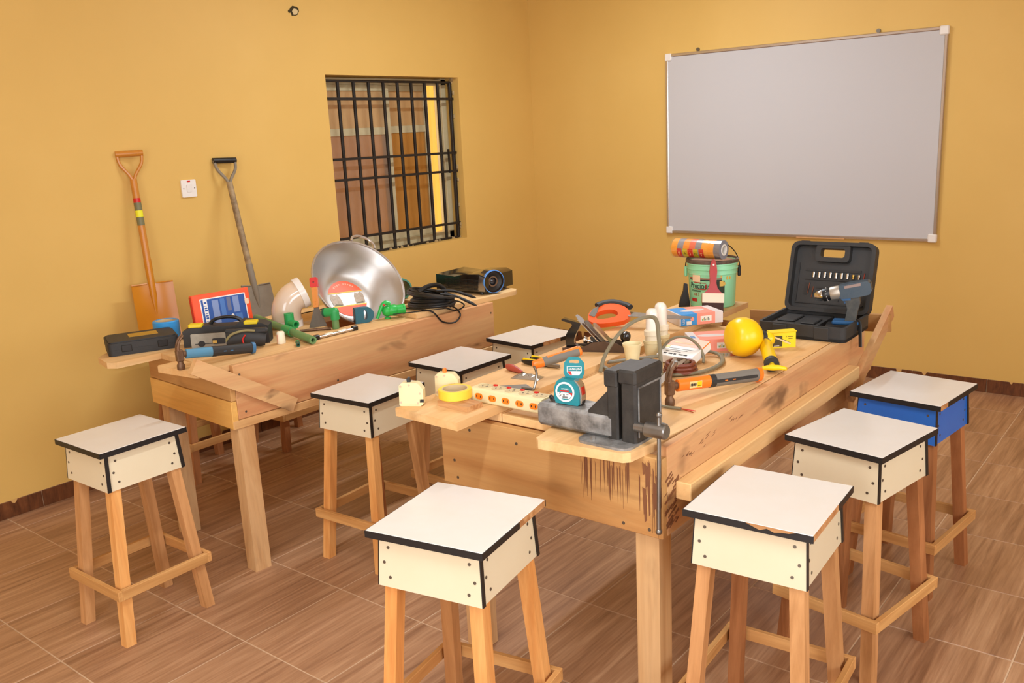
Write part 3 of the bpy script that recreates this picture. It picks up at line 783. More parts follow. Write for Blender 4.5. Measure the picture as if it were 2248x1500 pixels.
def power_strip():
    t = thing('power_strip', 'white multi-socket power strip with orange outlets and red switches', 'power strip', (2.583, -3.788, .8552))
    L, W, H = .268, .062, .044
    G().prism(rrect(W - .0, H, .006, 3, W / 2, H / 2), 0, L, Matrix(((0, 0, 1, 0), (1, 0, 0, 0), (0, 1, 0, 0), (0, 0, 0, 1)))).build('body', CREAM, t)
    FACE = plain('socket_face', (206, 184, 136), .45)
    for k in range(5):
        x = .034 + k * .0515
        o = G().prism(disc(.0225, 24, x, .033), H - .0005, H + .0012).build('socket', FACE, t)
        for dx, dy, a in ((-.008, -.004, 30), (.008, -.004, -30), (0, .010, 0)):
            G().box(-.0014, .0014, -.004, .004, H + .001, H + .0016, T(x + dx, .033 + dy, 0) @ RZ(a)).build('slot', INK, o, smooth=0)
        if k < 4: G().box(x + .019, x + .0325, .045, .054, H - .001, H + .0045, bev=.0015).build('switch', RED, t)
        o = G().prism(rrect(.029, .0185, .009, 5, x, .021), 0, .0016, V).build('outlet', ORANGE, t)
        for dx in (-.0075, .0075):
            G().prism(rrect(.0032, .0075, .001, 2, x + dx, .021), .0016, .0022, V).build('slot', INK, o, smooth=0)
power_strip()

def breaker(label, loc, rz, lever, tilt=0):
    t = thing('circuit_breaker', label, 'breaker', loc, rz, 'cream plastic breakers on the plank')
    body = [(0, .004), (.004, 0), (.066, 0), (.074, .006), (.076, .03), (.076, .052), (.066, .066), (.058, .073), (.012, .073), (.002, .064)]
    G().prism(body, 0, -.026, V).build('casing', CREAM, t)
    G().prism([(.008, .008), (.062, .006), (.07, .03), (.068, .05), (.056, .064), (.016, .064), (.008, .05)], .001, 0, V).build('front_panel', CREAM, t)
    for x, z in ((.007, .062), (.034, .066), (.006, .012), (.058, .010), (.066, .04)): G().prism(disc(.0032, 10, x, z), .002, 0, V).build('rivet', plain('rivet_pink', (214, 178, 150), .5), t)
    g = G(); g.box(.064, .077, -.001, .0, .012, .022); g.build('terminal_mark', INK, t, smooth=0)
    G().prism([(.026, .07), (.037, .07), (.035, .086), (.030, .088), (.025, .083)], -.008, -.018, V).build('lever', lever, t)
breaker('cream circuit breaker with a black lever on the near end of the long plank', (2.426, -3.936, .8552), 29, BLACK)
breaker('cream circuit breaker with an orange lever behind the yellow tape roll', (2.447, -3.80, .8552), 24, ORANGE)

tag(G().prism([(-.01, .0), (.115, -.008), (.118, .058), (.004, .066)], 0, .0155).build('wood_offcut', CHIP, None, smooth=0, loc=(2.535, -3.874, .8553)), 'small flat wood offcut under the yellow tape roll', 'wood block')
def tape_roll():
    t = thing('masking_tape', 'roll of yellow masking tape lying flat near the power strip', 'tape', (2.548, -3.818, .8712))
    YT = plain('yellow_crepe_tape', (250, 204, 60), .5, bumps=.25, bscale=150)
    G().ring([(.050, .0), (.051, .001), (.051, .027), (.050, .028), (.040, .028), (.040, 0)], 44).build('tape', YT, t)
    G().ring([(.0398, 0), (.0398, .028), (.037, .028), (.037, 0)], 40).build('core', plain('card_core', (222, 190, 128), .7, var=.5, vscale=25, rgb2=(150, 160, 170)), t)
tape_roll()

def trowel():
    t = thing('brick_trowel', 'pointing trowel with orange and grey handle, blade flat on the plank', 'trowel', (2.672, -3.606, .8556), 0)
    BL = plain('blue_grey_blade', (150, 152, 152), .35, .8)
    G().prism([(.012, .0), (.0, .014), (-.05, .044), (-.125, -.02), (-.06, -.062), (.0, -.012)], 0, .0016).build('blade', BL, t)
    pts = spline([(-.03, -.004, .004), (.0, .0, .004), (.012, .004, .008), (.004, .03, .045), (-.02, .05, .062)], 5)
    G().tube(pts, .0042, 8).build('tang', STEEL, t)
    a = Vector((-.028, .056, .064)); b = Vector((.062, .196, .092))
    P = [a.lerp(b, k) for k in (0, .02, .2, .22, .5, .8, .93, .98, 1)]
    o = G().tube(P[2:7], [.0148, .0150, .0165, .0165, .016], 16).build('grip', RUBBER, t)
    G().tube(P[:3], [.0125, .014, .0148], 16).build('collar', ORANGE, t)
    G().tube([a.lerp(b, .3) + Vector((0, -.002, .0085)), a.lerp(b, .93) + Vector((0, -.002, .0085))], [.0085, .0102], 12).build('inlay', ORANGE, o)
    G().tube(P[6:], [.016, .0155, .010], 16).build('cap', ORANGE, t)
trowel()
def red_tool():
    t = thing('mini_screwdriver', 'small red-handled screwdriver lying beside the trowel', 'screwdriver', (2.452, -3.448, .8555), -15)
    G().tube(spline([(0, 0, .012), (.02, 0, .0125), (.05, 0, .011), (.085, 0, .007)], 4), [.005 + .007 * math.sin(PI * min(1, .15 + k / 14)) for k in range(13)], 12).build('handle', plain('dull_red_plastic', (176, 74, 58), .45), t)
    G().cyl((.08, 0, .007), (.12, 0, .005), .003, n=8).build('shaft', STEEL, t)
    p = thing('screw_packet', 'crumpled clear packet of small screws beside the red screwdriver', 'packet', (2.575, -3.495, .8556), 12)
    rr = random.Random(9)
    FOIL = plain('crinkled_clear_film', (196, 190, 180), .12, .75, bumps=.8, bscale=70)
    def f(u, w):
        x, y = (u - .5) * .1, (w - .5) * .05; e = max(0, 1 - (abs(u - .5) * 2) ** 3) * max(0, 1 - (abs(w - .5) * 2) ** 3)
        return (x, y, .001 + e * (.011 + .005 * math.sin(37 * u + 11 * w) * math.cos(23 * w)))
    g = G(); g.grid(f, 14, 8); g.box(-.05, .05, -.025, .025, 0, .001); g.build('film', FOIL, p)
red_tool()
def utility_pliers():
    t = thing('pliers', 'pliers with black and yellow grips on the long plank behind the trowel', 'pliers', (2.452, -3.335, .8556), -7)
    for s, m in ((1, BLACK), (-1, BLACK)):
        pts = spline([(0, s * .02, .010), (.03, s * .022, .011), (.07, s * .014, .010), (.1, s * .006, .008)], 4)
        n = len(pts)
        g = G().tube(pts, [.0075 + .0035 * math.sin(PI * k / n) for k in range(n)], 10).build('grip', m, t)
        G().tube([p + Vector((0, 0, .0055)) for p in pts[1:-2]], .0062, 8).build('yellow_inlay', YELLOW, g)
    G().prism([(.095, -.012), (.115, -.014), (.155, -.003), (.155, .003), (.115, .014), (.095, .012)], .004, .013).build('jaws', STEEL, t)
utility_pliers()

def hand_plane():
    t = thing('hand_plane', 'iron hand plane with black tote and knob, blade tilted up', 'plane', (2.459, -3.1175, .8553), 20.5)
    L = .272
    DKIRON = plain('brown_japanned_iron', (104, 82, 64), .45, .6, var=.5, vscale=20, rgb2=(60, 46, 36))
    G().prism([(0, -.03), (L - .012, -.03), (L, -.02), (L, .02), (L - .012, .03), (0, .03)], 0, .006).build('sole', DKIRON, t)
    side = [(.0, .005), (L, .005), (L, .012), (.235, .016), (.2, .034), (.155, .040), (.115, .036), (.08, .018), (.0, .013)]
    for y in (-.03, .027): G().prism(side, -y, -y - .003, V).build('cheek', DKIRON, t)
    tote = spline([(.012, 0), (.008, .03), (.012, .055), (.026, .076), (.034, .090), (.016, .098), (-.004, .104), (.0, .112), (.028, .105), (.056, .098), (.066, .092), (.056, .07), (.044, .046), (.040, .022), (.055, .008), (.09, .002)], 3)
    G().prism([(p.x, p.y + .006) for p in tote], .011, -.011, V).build('tote', plain('black_lacquer', (22, 19, 17), .18, coat=.6), t)
    # blade, chip breaker and lever cap lean back over the tote
    def slab(x0, z0, ang, ln, w, th, off, m, name):
        M = T(x0, 0, z0) @ RY(-ang)
        G().prism([(0, -w / 2), (ln * .9, -w / 2), (ln, -w / 4), (ln, w / 4), (ln * .9, w / 2), (0, w / 2)], off, off + th, M).build(name, m, t)
    slab(.165, .006, 133, .17, .05, .003, 0, CHROME, 'blade')
    slab(.167, .012, 133, .13, .046, .003, -.0045, STEEL, 'chip_breaker')
    slab(.172, .020, 133, .10, .042, .006, -.012, plain('polished_nickel', (206, 196, 176), .18, 1.0), 'lever_cap')
    G().prism([(.10, .006), (.155, .006), (.165, .012), (.112, .062), (.1, .05), (.118, .025)], .018, -.018, V).build('frog', BLACKCAST, t)
    g = G(); g.lathe([(.011, 0), (.0125, .003), (.0125, .012), (.008, .014), (.0, .014)], 18, T(.088, 0, .036) @ RY(-80)); g.cyl((.088, 0, .036), (.11, 0, .03), .004); g.build('adjuster_nut', CHROME, t)
    G().lathe([(.014, .006), (.012, .014), (.009, .024), (.012, .034), (.0185, .048), (.0195, .058), (.015, .068), (.006, .073), (0, .073)], 20, T(.228, 0, 0)).build('knob', plain('black_lacquer', (22, 19, 17), .18), t)
hand_plane()

def orange_saw():
    t = thing('hand_saw', 'orange and grey handled hand saw behind the iron plane', 'saw', (2.36, -2.80, .8765), 33)
    M = T(0, 0, .005) @ RX(38)
    outer = spline([(0, 0), (-.005, .03), (.01, .06), (.05, .085), (.1, .09), (.145, .07), (.165, .03), (.14, .0), (.09, -.01), (.04, -.014)], 3, True)
    inner = spline([(.03, .012), (.028, .03), (.036, .046), (.06, .056), (.09, .058), (.108, .05), (.115, .035), (.105, .022), (.08, .014), (.05, .01)], 3, True)
    ORS = plain('vermilion_plastic', (246, 100, 40), .35)
    g = G(); frame_poly(g, [(p.x, p.y) for p in outer], [(p.x, p.y) for p in inner], -.013, .013, M); g.build('handle', ORS, t)
    G().tube(spline([M @ Vector(p) for p in ((.03, .082, .012), (.06, .1, .006), (.1, .104, .006), (.15, .086, .006), (.165, .07, .01))], 4), .011, 10, flat=1.3).build('back_grip', DKRUBBER, t)
    G().prism([(-.002, .03), (.012, .06), (.04, .078), (.03, .04), (.02, .02)], .013, .016, M).build('grey_inlay', RUBBER, t)
    G().prism([(.15, .06), (.155, -.004), (.36, -.06), (.40, -.05), (.40, -.03)], -.0006, .0006, T(0, 0, .03) @ RX(6)).build('blade', STEEL, t)
orange_saw()

def capsule_lamp(label, loc, h):
    t = thing('pilot_lamp', label, 'lamp holder', loc, 0, 'white domed lamps in cream holders')
    G().lathe([(.021, 0), (.027, .012), (.031, .05), (.033, .052), (.033, .06), (.029, .062)], 24).build('holder', CREAM, t)
    G().lathe([(.026, .06), (.026, .078), (.029, .08), (.029, .096), (.025, .1)], 24).build('collar', plain('ivory_plastic', (240, 228, 200), .35), t)
    z = .1
    G().lathe([(.0225, z), (.0225, z + h - .022), (.020, z + h - .011), (.013, z + h - .003), (.0, z + h)], 24).build('dome', plain('milky_glass', (246, 238, 224), .2, coat=.4), t)
capsule_lamp('white domed lamp in a cream holder, nearest the hand plane knob', (2.748, -2.978, .8305), .078)
capsule_lamp('white domed lamp in a cream holder, nearer the pink and blue boxes', (2.731, -2.885, .8305), .082)
def cup():
    t = thing('cream_cup', 'cream plastic lamp cup standing just behind the vise jaws', 'cup', (2.792, -3.19, .8305))
    CB = plain('royal_blue_plastic', (40, 78, 176), .4)
    G().lathe([(.0235, 0), (.0235, .03), (0, .03)], 20).build('blue_base', CB, t)
    G().ring([(.019, .03), (.0225, .036), (.0255, .062), (.029, .084), (.0325, .092), (.0335, .0995), (.030, .0995), (.0255, .086), (.022, .06), (.0, .05), (.0, .03)][:8] + [(.016, .04), (.016, .03)], 28).build('cup', CREAM, t)
    G().lathe([(.017, .03), (.017, .05), (0, .05)], 16).build('cup_floor', CREAM, t)
cup()

def grey_cable():
    CB = plain('olive_grey_cable', (128, 118, 92), .55, bumps=.15, bscale=90)
    t = thing('flat_cable', 'length of olive grey flat cable looped over the middle of the right bench', 'cable', (2.85, -3.1, TOP))
    o = Vector((2.85, -3.1, TOP))
    W = lambda *p: [Vector(q) - o for q in p]
    loop = spline(W((2.69, -3.215, .843), (2.75, -3.235, .838), (2.9, -3.21, .838), (3.0, -3.12, .838), (3.02, -2.99, .840), (2.965, -2.885, .842), (2.90, -2.89, .85), (2.86, -2.99, .86), (2.80, -3.07, .856), (2.72, -3.14, .85), (2.675, -3.19, .846)), 6, True)
    G().tube(loop, .0055, 8, closed=True, flat=1.5).build('floor_loop', CB, t)
    arch = spline(W((2.708, -3.262, .836), (2.700, -3.215, .885), (2.718, -3.16, .945), (2.752, -3.115, .985), (2.80, -3.09, 1.003), (2.835, -3.10, .995), (2.86, -3.13, .945), (2.886, -3.165, .885), (2.90, -3.19, .838)), 6)
    G().tube(arch, .0052, 8, flat=1.4).build('tall_arch', CB, t)
    arch2 = spline(W((2.80, -3.02, .842), (2.815, -3.01, .885), (2.85, -3.0, .915), (2.895, -2.99, .918), (2.935, -2.99, .895), (2.955, -2.99, .86), (2.96, -3.0, .838)), 6)
    G().tube(arch2, .005, 8, flat=1.4).build('short_arch', CB, t)
    tail = spline(W((2.90, -3.19, .8365), (2.95, -3.32, .8365), (3.01, -3.44, .8365), (3.065, -3.494, .8365), (3.135, -3.49, .8365)), 6)
    G().tube(tail, .0045, 8).build('tail', CB, t)
    for k, dy in enumerate((-.004, .004)):
        G().tube(spline(W((3.13, -3.49, .836), (3.155, -3.49 + dy, .8345), (3.178, -3.49 + 2 * dy, .8335)), 4), .0014, 6).build('bare_wire', RED if k else plain('copper', (190, 104, 60), .35, .9), t)
grey_cable()

def claw_hammer(label, loc, rz, L, shaft, grip, accent, head, sticker=False, drop=.0):
    """stands on its striking face, handle running out along +x"""
    t = thing('claw_hammer', label, 'hammer', loc, rz)
    g = G()
    g.lathe([(.0, 0), (.0125, 0), (.0145, .003), (.0145, .018), (.0105, .026), (.0105, .036)], 18)
    g.box(-.013, .013, -.0125, .0125, .032, .078, bev=.004)
    for s in (-1, 1):   # two claw prongs curving back over the handle
        pts = spline([(-.004, s * .004, .07), (-.004, s * .0055, .09), (.004, s * .0075, .112), (.02, s * .010, .13)], 4); n = len(pts)
        g.tube(pts, [.0085 - .0055 * k / (n - 1) for k in range(n)], 8)
    g.build('head', head, t)
    a = Vector((.008, 0, .058)); b = Vector((L, 0, .024))
    def seg(k0, k1, r0, r1, name, m, n=4):
        pts = [a.lerp(b, k0 + (k1 - k0) * i / n) for i in range(n + 1)]
        return G().tube(pts, [r0 + (r1 - r0) * i / n for i in range(n + 1)], 14, flat=.72).build(name, m, t)
    seg(0, .06, .0115, .0115, 'neck', head)
    seg(.055, .42, .0185, .0195, 'shaft', shaft)
    g1 = seg(.41, .985, .0195, .021, 'grip', grip)
    seg(.40, .46, .0205, .0205, 'grip_band', DKRUBBER)
    seg(.955, 1.0, .0235, .0225, 'butt', accent)
    d = (b - a).normalized()
    Mh = T(*a.lerp(b, .5)) @ RY(math.degrees(math.asin(-d.z)))
    G().prism(rrect(L * .5, .010, .004), .0128, .0152, Mh @ T(L * .17, 0, 0) @ V).build('grip_inlay', DKRUBBER, t)
    for x in (.06, .15): G().prism(rrect(.012, .003, .001), .0152, .0158, Mh @ T(L * x, 0, 0) @ V).build('grip_slot', accent, g1)
    if sticker:
        Ms = T(*a.lerp(b, .225)) @ RY(math.degrees(math.asin(-d.z))) @ V
        o = G().prism(rrect(.05, .02, .001), .0128, .0146, Ms).build('sticker', plain('cream_sticker', (240, 206, 140), .5), t)
        G().prism(rrect(.018, .016, .001, cx=.0145), .0146, .0149, Ms).build('yellow_patch', YELLOW, o)
        for k in range(8): G().prism(rrect(.0018 + .0006 * (k % 3), .009 - .002 * (k % 2), .0003, 1, -.021 + k * .003, .0), .0146, .0149, Ms).build('mark', INK, o, smooth=0)
        G().prism(rrect(.014, .002, .0004, 1, .0145, -.004), .0149, .0152, Ms).build('mark', INK, o, smooth=0)
claw_hammer('claw hammer with orange and grey handle beside the vise', (3.083, -3.463, .8303), 71, .385, ORANGE, RUBBER, ORANGE, RUSTY, True)

def spanner():
    t = thing('adjustable_spanner', 'bright steel adjustable spanner propped behind the orange hammer head', 'spanner', (2.955, -3.30, .833), 96, rot=(math.radians(8), math.radians(-13), math.radians(96)))
    G().prism([(.0, -.01), (.13, -.008), (.145, -.02), (.18, -.024), (.182, -.014), (.158, -.006), (.158, .004), (.182, .012), (.178, .02), (.145, .018), (.13, .008), (.0, .01)], 0, .008).build('body', CHROME, t)
    G().lathe([(.006, 0), (.006, .012)], 12, T(.145, 0, .002)).build('screw_wheel', STEEL, t)
spanner()
def wire_roll():
    t = thing('wire_roll', 'roll of reddish brown wire in clear film inside the grey cable loop', 'wire', (2.937, -3.122, TOP + .0005))
    BR = plain('brown_wire', (128, 62, 40), .4, var=.4, vscale=50)
    for k in range(3): G().ring([(.052 + .007 * math.cos(a) - .004 * k, .009 + .012 * k + .007 * math.sin(a)) for a in [2 * PI * i / 8 for i in range(8)]], 28).build('coil', BR, t)
    G().lathe([(.030, .0), (.030, .04), (.024, .044), (.024, 0)], 16).build('spool', plain('grey_brown_card', (120, 96, 72), .6), t)
wire_roll()
def label_box():
    t = thing('tool_carton', 'white and orange tool carton tipped up inside the cable loops', 'box', (2.880, -2.985, .8525), 0, rot=(math.radians(16), math.radians(0), math.radians(-4)))
    G().box(-.07, .07, -.065, .065, 0, .03, bev=.001).build('carton', LABELW, t, smooth=0)
    G().box(-.0702, .0702, .008, .0652, .026, .0304).build('orange_panel', ORANGE, t, smooth=0)
    G().box(-.05, .05, .026, .034, .0304, .0307).build('name_strip', plain('pale_orange_ink', (250, 196, 140), .5), t, smooth=0)
    G().box(-.069, -.052, -.01, .004, .0302, .0306).build('yellow_patch', YELLOW, t, smooth=0)
    for k, w in enumerate((.012, .016, .010, .018, .014)): G().box(-.05 + k * .02, -.05 + k * .02 + w, -.052, -.045, .0301, .0304).build('bold_mark', INK, t, smooth=0)
    for k in range(3): G().box(-.05, .05 - .02 * k, -.012 - k * .011, -.010 - k * .011, .0301, .0304).build('text_line', INK, t, smooth=0)
label_box()
def bulb_box(label, loc, rz, flip):
    t = thing('bulb_box', label, 'box', loc, rz, 'pink and blue bulb boxes')
    L, W, H = .19, .135, .046
    G().box(0, L, 0, W, 0, H, bev=.0008).build('carton', CARD, t, smooth=0)
    e = .0005
    if flip: xs = ((.03, L, PINK), )
    else: xs = ((.006, .075, SKY), (.075, .155, PINK))
    for x0, x1, m in xs:
        g = G(); g.box(x0, x1, -e, 0, .0, H); g.box(x0, x1, 0, W, H, H + e); g.build('printed_panel', m, t, smooth=0)
    G().prism(disc(.035, 24, .085, .066, 1.5, .6), H + e, H + 2 * e).build('oval_print', CARD, t, smooth=0)
    x = .115
    o = G().box(x - .024, x + .024, -2 * e, -e, .012, .034).build('specs_label', LABELW, t, smooth=0)
    for k in range(7): G().box(x - .018 + k * .005, x - .0155 + k * .005, -3 * e, -2 * e, .015, .022 + .003 * (k % 3)).build('bar', plain('bar_ink_%d' % (k % 3), ((60, 150, 70), (210, 180, 40), (50, 60, 60))[k % 3], .5), o, smooth=0)
    if not flip:
        G().box(.03, .052, -2 * e, -e, .002, .018).build('price_label', LABELW, t, smooth=0)
        G().prism(disc(.008, 16, .055, .026), e, 2 * e, V).build('bulb_print', PINK, t, smooth=0)
        lettering('LED', .012, LABELW, t, T(.018, -.0012, .018) @ V @ RZ(90))
    else:
        lettering('LED', .022, SKY, t, T(.014, .05, H + .0008) @ RZ(90))
bulb_box('pink and blue bulb box turned sideways beside the paint brush', (2.655, -2.598, .8556), 53, False)
bulb_box('pink and blue bulb box resting against the yellow pump cup', (2.848, -2.866, .8306), 39, True)
tag(G().box(-.04, .04, -.03, .03, 0, .003, bev=.0008).build('foil_sachet', CHROME, None, loc=(2.985, -2.83, .8306), rz=35), 'small silver foil sachet under the yellow pump cup', 'sachet')

def drain_pump():
    t = thing('drain_pump', 'bright yellow hand drain pump with round cup and T handle', 'pump', (3.03, -2.83, .8303))
    c = Vector((0, 0, .071)); ax = Vector((.50, .78, -.12)).normalized()
    M = T(*c) @ (-ax).to_track_quat('Z', 'Y').to_matrix().to_4x4()
    G().lathe([(0, -.066), (.02, -.064), (.045, -.052), (.063, -.03), (.0705, -.002), (.068, .024), (.058, .043), (.046, .052), (.03, .056), (0, .057)], 20, M).build('rubber_cup', YELLOW, t, smooth=50)
    G().lathe([(.022, -.086), (.024, -.084), (.024, -.062), (.03, -.058)], 18, M).build('black_collar', DKRUBBER, t)
    h = c + ax * .082
    G().sphere((h.x + .012, h.y + .012, h.z - .008), .026, 18).build('knuckle', YELLOW, t)
    e = Vector((.17, -.155, .026)); s = Vector((h.x + .008, h.y - .006, h.z - .016))
    G().tube([s, s.lerp(e, .12), s.lerp(e, .14), s.lerp(e, .9)], [.020, .020, .0225, .0225], 20).build('barrel', YELLOW, t)
    G().tube([s.lerp(e, -.04), s.lerp(e, .08)], [.0215, .0215], 20).build('hose_clip', plain('grey_clip', (110, 106, 98), .4, .5), t)
    G().tube([s.lerp(e, .89), s.lerp(e, .985)], [.0245, .0245], 20).build('end_cap', DKRUBBER, t)
    d = (e - s).normalized(); q = s.lerp(e, 1.0); f = s.lerp(e, 1.10)
    G().cyl(q - d * .004, f, .009, n=12).build('rod', YELLOW, t)
    sd = d.cross(Vector((0, 0, 1))).normalized() * -1
    G().tube([f - sd * .034 + d * .004, f - sd * .015, f, f + sd * .02, f + sd * .042 + d * .012], [.006, .009, .0105, .009, .006], 12).build('t_handle', YELLOW, t)
drain_pump()
def drill_bit_box():
    t = thing('drill_bit_box', 'small yellow carton with a drill bit picture in front of the black case', 'box', (3.066, -2.685, .8303), 43)
    L, W, H = .098, .034, .058
    CY = plain('yellow_card', (246, 216, 20), .5)
    G().box(0, L, 0, W, 0, H, bev=.0006).build('carton', CY, t, smooth=0)
    G().prism([(-.002, -.002), (L + .002, 0), (L + .002, W), (-.002, W * .9)], H, H + .0015, T(0, 0, .002) @ RX(4)).build('lid_flap', CY, t, smooth=0)
    o = G().box(.008, .047, -.0006, 0, .006, .046).build('picture', plain('dark_olive_print', (74, 62, 20), .5), t, smooth=0)
    G().bar((.018, -.0009, .042), (.078, -.0009, .014), .0006, .006).build('bit_print', plain('pale_bit_print', (238, 206, 150), .5), o, smooth=0)
    G().bar((.035, -.0009, .039), (.078, -.0009, .0175), .0005, .0018).build('bit_shadow', INK, o, smooth=0)
    G().box(.016, .036, -.0009, -.0006, .008, .010).build('caption', LABELW, o, smooth=0)
    for x, w, z in ((.06, .004, .04), (.068, .02, .04), (.07, .016, .033)): G().box(x, x + w, -.0007, 0, z, z + .0022).build('fine_print', plain('olive_ink', (120, 96, 10), .6), t, smooth=0)
drill_bit_box()

def paint_bucket():
    ctr = Vector((2.568, -2.132, .8553))
    t = thing('paint_bucket', 'mint green paint bucket with black rim standing on the long plank', 'bucket', ctr, 25.5)
    G().lathe([(.0, .0), (.094, 0), (.098, .004), (.1035, .145), (.108, .147), (.1055, .152), (.106, .166), (.111, .168), (.108, .173), (.108, .186), (.112, .188), (.1105, .2), (.104, .2), (.098, .02), (0, .016)], 48).build('shell', MINT, t)
    G().ring([(.1135, .194), (.115, .198), (.1145, .207), (.105, .209), (.104, .2), (.1115, .198)], 48).build('rim', plain('grimy_black_rim', (58, 50, 44), .5, var=.5, vscale=30, rgb2=(150, 120, 96)), t)
    G().lathe([(.104, .196), (.1, .1975), (0, .1975)], 40).build('lid', plain('dusty_brown_lid', (176, 132, 100), .7, var=.6, vscale=18, rgb2=(120, 84, 60)), t)
    pts = [(.117 * math.cos(a), -.01 + .03 * math.sin(a), .165 + .115 * math.sin(a)) for a in [PI * k / 20 for k in range(21)]]
    G().tube([(x, y * 1.0 + .02, z) for x, y, z in pts], .0022, 8).build('bail_handle', plain('dark_wire', (40, 34, 28), .4, .6), t)
    G().box(.108, .122, .005, .028, .125, .172, bev=.004).build('handle_ear', DKRUBBER, t); G().box(-.122, -.108, .005, .028, .125, .172, bev=.004).build('handle_ear', MINT, t)
    r = .1035
    g = G(); patch(g, -.115, .042, .128, .133, r + .0008, 16); g.build('red_stripe', REDM, t)
    g = G(); patch(g, -.115, .042, .122, .1265, r + .0008, 16); g.build('black_stripe', INK, t)
    g = G(); patch(g, .018, .055, .066, .121, r + .0003, 8); o = g.build('dark_picture', plain('dark_green_print', (40, 52, 30), .5), t)
    g = G(); patch(g, .032, .05, .098, .122, r + .0013, 6); g.build('yellow_flower', plain('ochre_print', (224, 184, 84), .5), o)
    g = G(); patch(g, -.095, -.052, .116, .152, r + .002, 6); g.build('price_sticker', plain('peach_sticker', (240, 206, 168), .6), t)
    q = lettering('Precious', .036, INK, t, Matrix(), squeeze=.82); bend(q, r + .0005); q.location = (0, 0, .098); q.rotation_euler = (0, 0, math.radians(-32))
    for k, (w, z, m) in enumerate(((.05, .077, INK), (.05, .073, INK))):
        g = G(); patch(g, -.1, -.1 + w, z, z + .002, r, 8); g.build('text_line', m, t)
    n0 = set(o.name for o in t.children)
    q = lettering('OIL S', .016, REDM, t, Matrix(), squeeze=.8); bend(q, r - .0005); q.location = (0, 0, .060); q.rotation_euler = (0, 0, math.radians(-40))
    swoosh = []
    g = G()
    for z0, z1 in ((.111, .1145), (.083, .0865)):
        patch(g, -.085, -.026, z0, z1, r + .0008, 8)
    patch(g, -.028, -.0235, .09, .108, r + .0008, 3)
    g.build('red_swoosh', REDM, t)
    g = G(); patch(g, -.1, -.07, .028, .042, r - .002, 6); g.build('red_emblem', REDM, t)
    OCH = plain('ochre_splash', (222, 178, 84), .5)
    for a, z, s in ((38, .132, .006), (46, .131, .005), (30, .108, .006), (22, .142, .005)):
        G().prism(disc(s, 10, sx=.8, sy=1.4), r - .001, r + .0012, RZ(a) @ T(0, 0, z) @ V).build('paint_splash', OCH, t, smooth=0)
    # roller sleeve lying across the rim
    s = thing('roller_sleeves', 'film-wrapped pack of orange and grey striped paint rollers on the bucket', 'paint roller', (2.533, -2.185, 1.1095), -3)
    cols = [(250, 170, 60), (150, 150, 160), (250, 160, 60), (238, 120, 90), (150, 152, 160), (250, 176, 70), (248, 168, 60), (132, 132, 140)]
    Mx = Matrix(((0, 0, 1, 0), (1, 0, 0, 0), (0, 1, 0, 0), (0, 0, 0, 1)))
    L = .235; x0 = -L / 2; R = .041
    for k, c in enumerate(cols):
        a, b = x0 + L * k / 8, x0 + L * (k + 1) / 8
        G().ring([(R, a), (R, b), (.024, b), (.024, a)], 28, Mx).build('nap_band', plain('roller_nap_%d' % k, c, .8, bumps=.8, bscale=160), s)
    G().ring([(.0245, L / 2 - .004), (.0245, L / 2 + .002), (.0185, L / 2 + .002), (.0185, L / 2 - .05)], 24, Mx).build('core_tube', LABELW, s)
    for k in range(5):
        a = x0 + .028 + k * .027
        c = ((214, 50, 34), (206, 190, 40))[k % 2]
        g = G()
        for i in range(5):
            w0 = math.radians(176 + i * 13); w1 = math.radians(176 + (i + 1) * 13)
            rr = R + .0012
            g.add([(a, rr * math.cos(w0) * -1 * -1, rr * math.sin(w0)), (a + .023, rr * math.cos(w0), rr * math.sin(w0)), (a + .023, rr * math.cos(w1), rr * math.sin(w1)), (a, rr * math.cos(w1), rr * math.sin(w1))], [(0, 1, 2, 3)])
        o = g.build('letter_block', plain('letter_block_%d' % (k % 2), c, .5), s)
        ch = 'PAINT'[k]
        lettering(ch, .022, plain('pale_print', (250, 220, 160), .5) if k % 2 == 0 else plain('olive_print', (120, 116, 20), .5), o, T(a + .0115, 0, 0) @ RX(28) @ T(0, -R - .0016, 0) @ V)
    G().ring([(R + .0025, x0 - .006), (R + .003, 0), (R + .0025, L / 2), (R + .0018, L / 2), (R + .0022, 0), (R + .0018, x0 - .006)], 24, Mx).build('clear_film', shiny_clear('clear_film', (255, 253, 250), .06, .12), s)
paint_bucket()
def paint_brush():
    lo = Vector((2.652, -2.300, .8563)); hi = Vector((2.628, -2.245, 1.078))
    t = thing('paint_brush', 'wide flat paint brush with red handle leaning on the mint bucket', 'paint brush', lo)
    z = (hi - lo).normalized(); x = Vector((.80, .60, 0)); x = (x - z * x.dot(z)).normalized(); y = z.cross(x)
    M = Matrix((x, y, z)).transposed().to_4x4()
    M = M @ RX(90)
    G().prism(rrect(.088, .05, .003, 2, 0, .025), -.009, .009, M).build('bristles', plain('dark_brown_bristle', (66, 36, 28), .7, bumps=.7, bscale=250), t)
    G().prism(rrect(.092, .04, .002, 2, 0, .062), -.0105, .0105, M).build('ferrule', plain('tinned_ferrule', (206, 176, 150), .35, .6), t)
    prof = [(.040, .082), (.030, .09), (.018, .105), (.013, .125), (.014, .15), (.016, .175), (.013, .2), (.007, .222), (0, .228)]
    G().prism([(a, b) for a, b in prof] + [(-a, b) for a, b in prof[::-1][1:]], -.007, .007, M).build('handle', REDM, t)
    G().prism(disc(.004, 12, 0, .203), -.0075, .0075, M).build('hanging_hole', LABELW, t)
paint_brush()
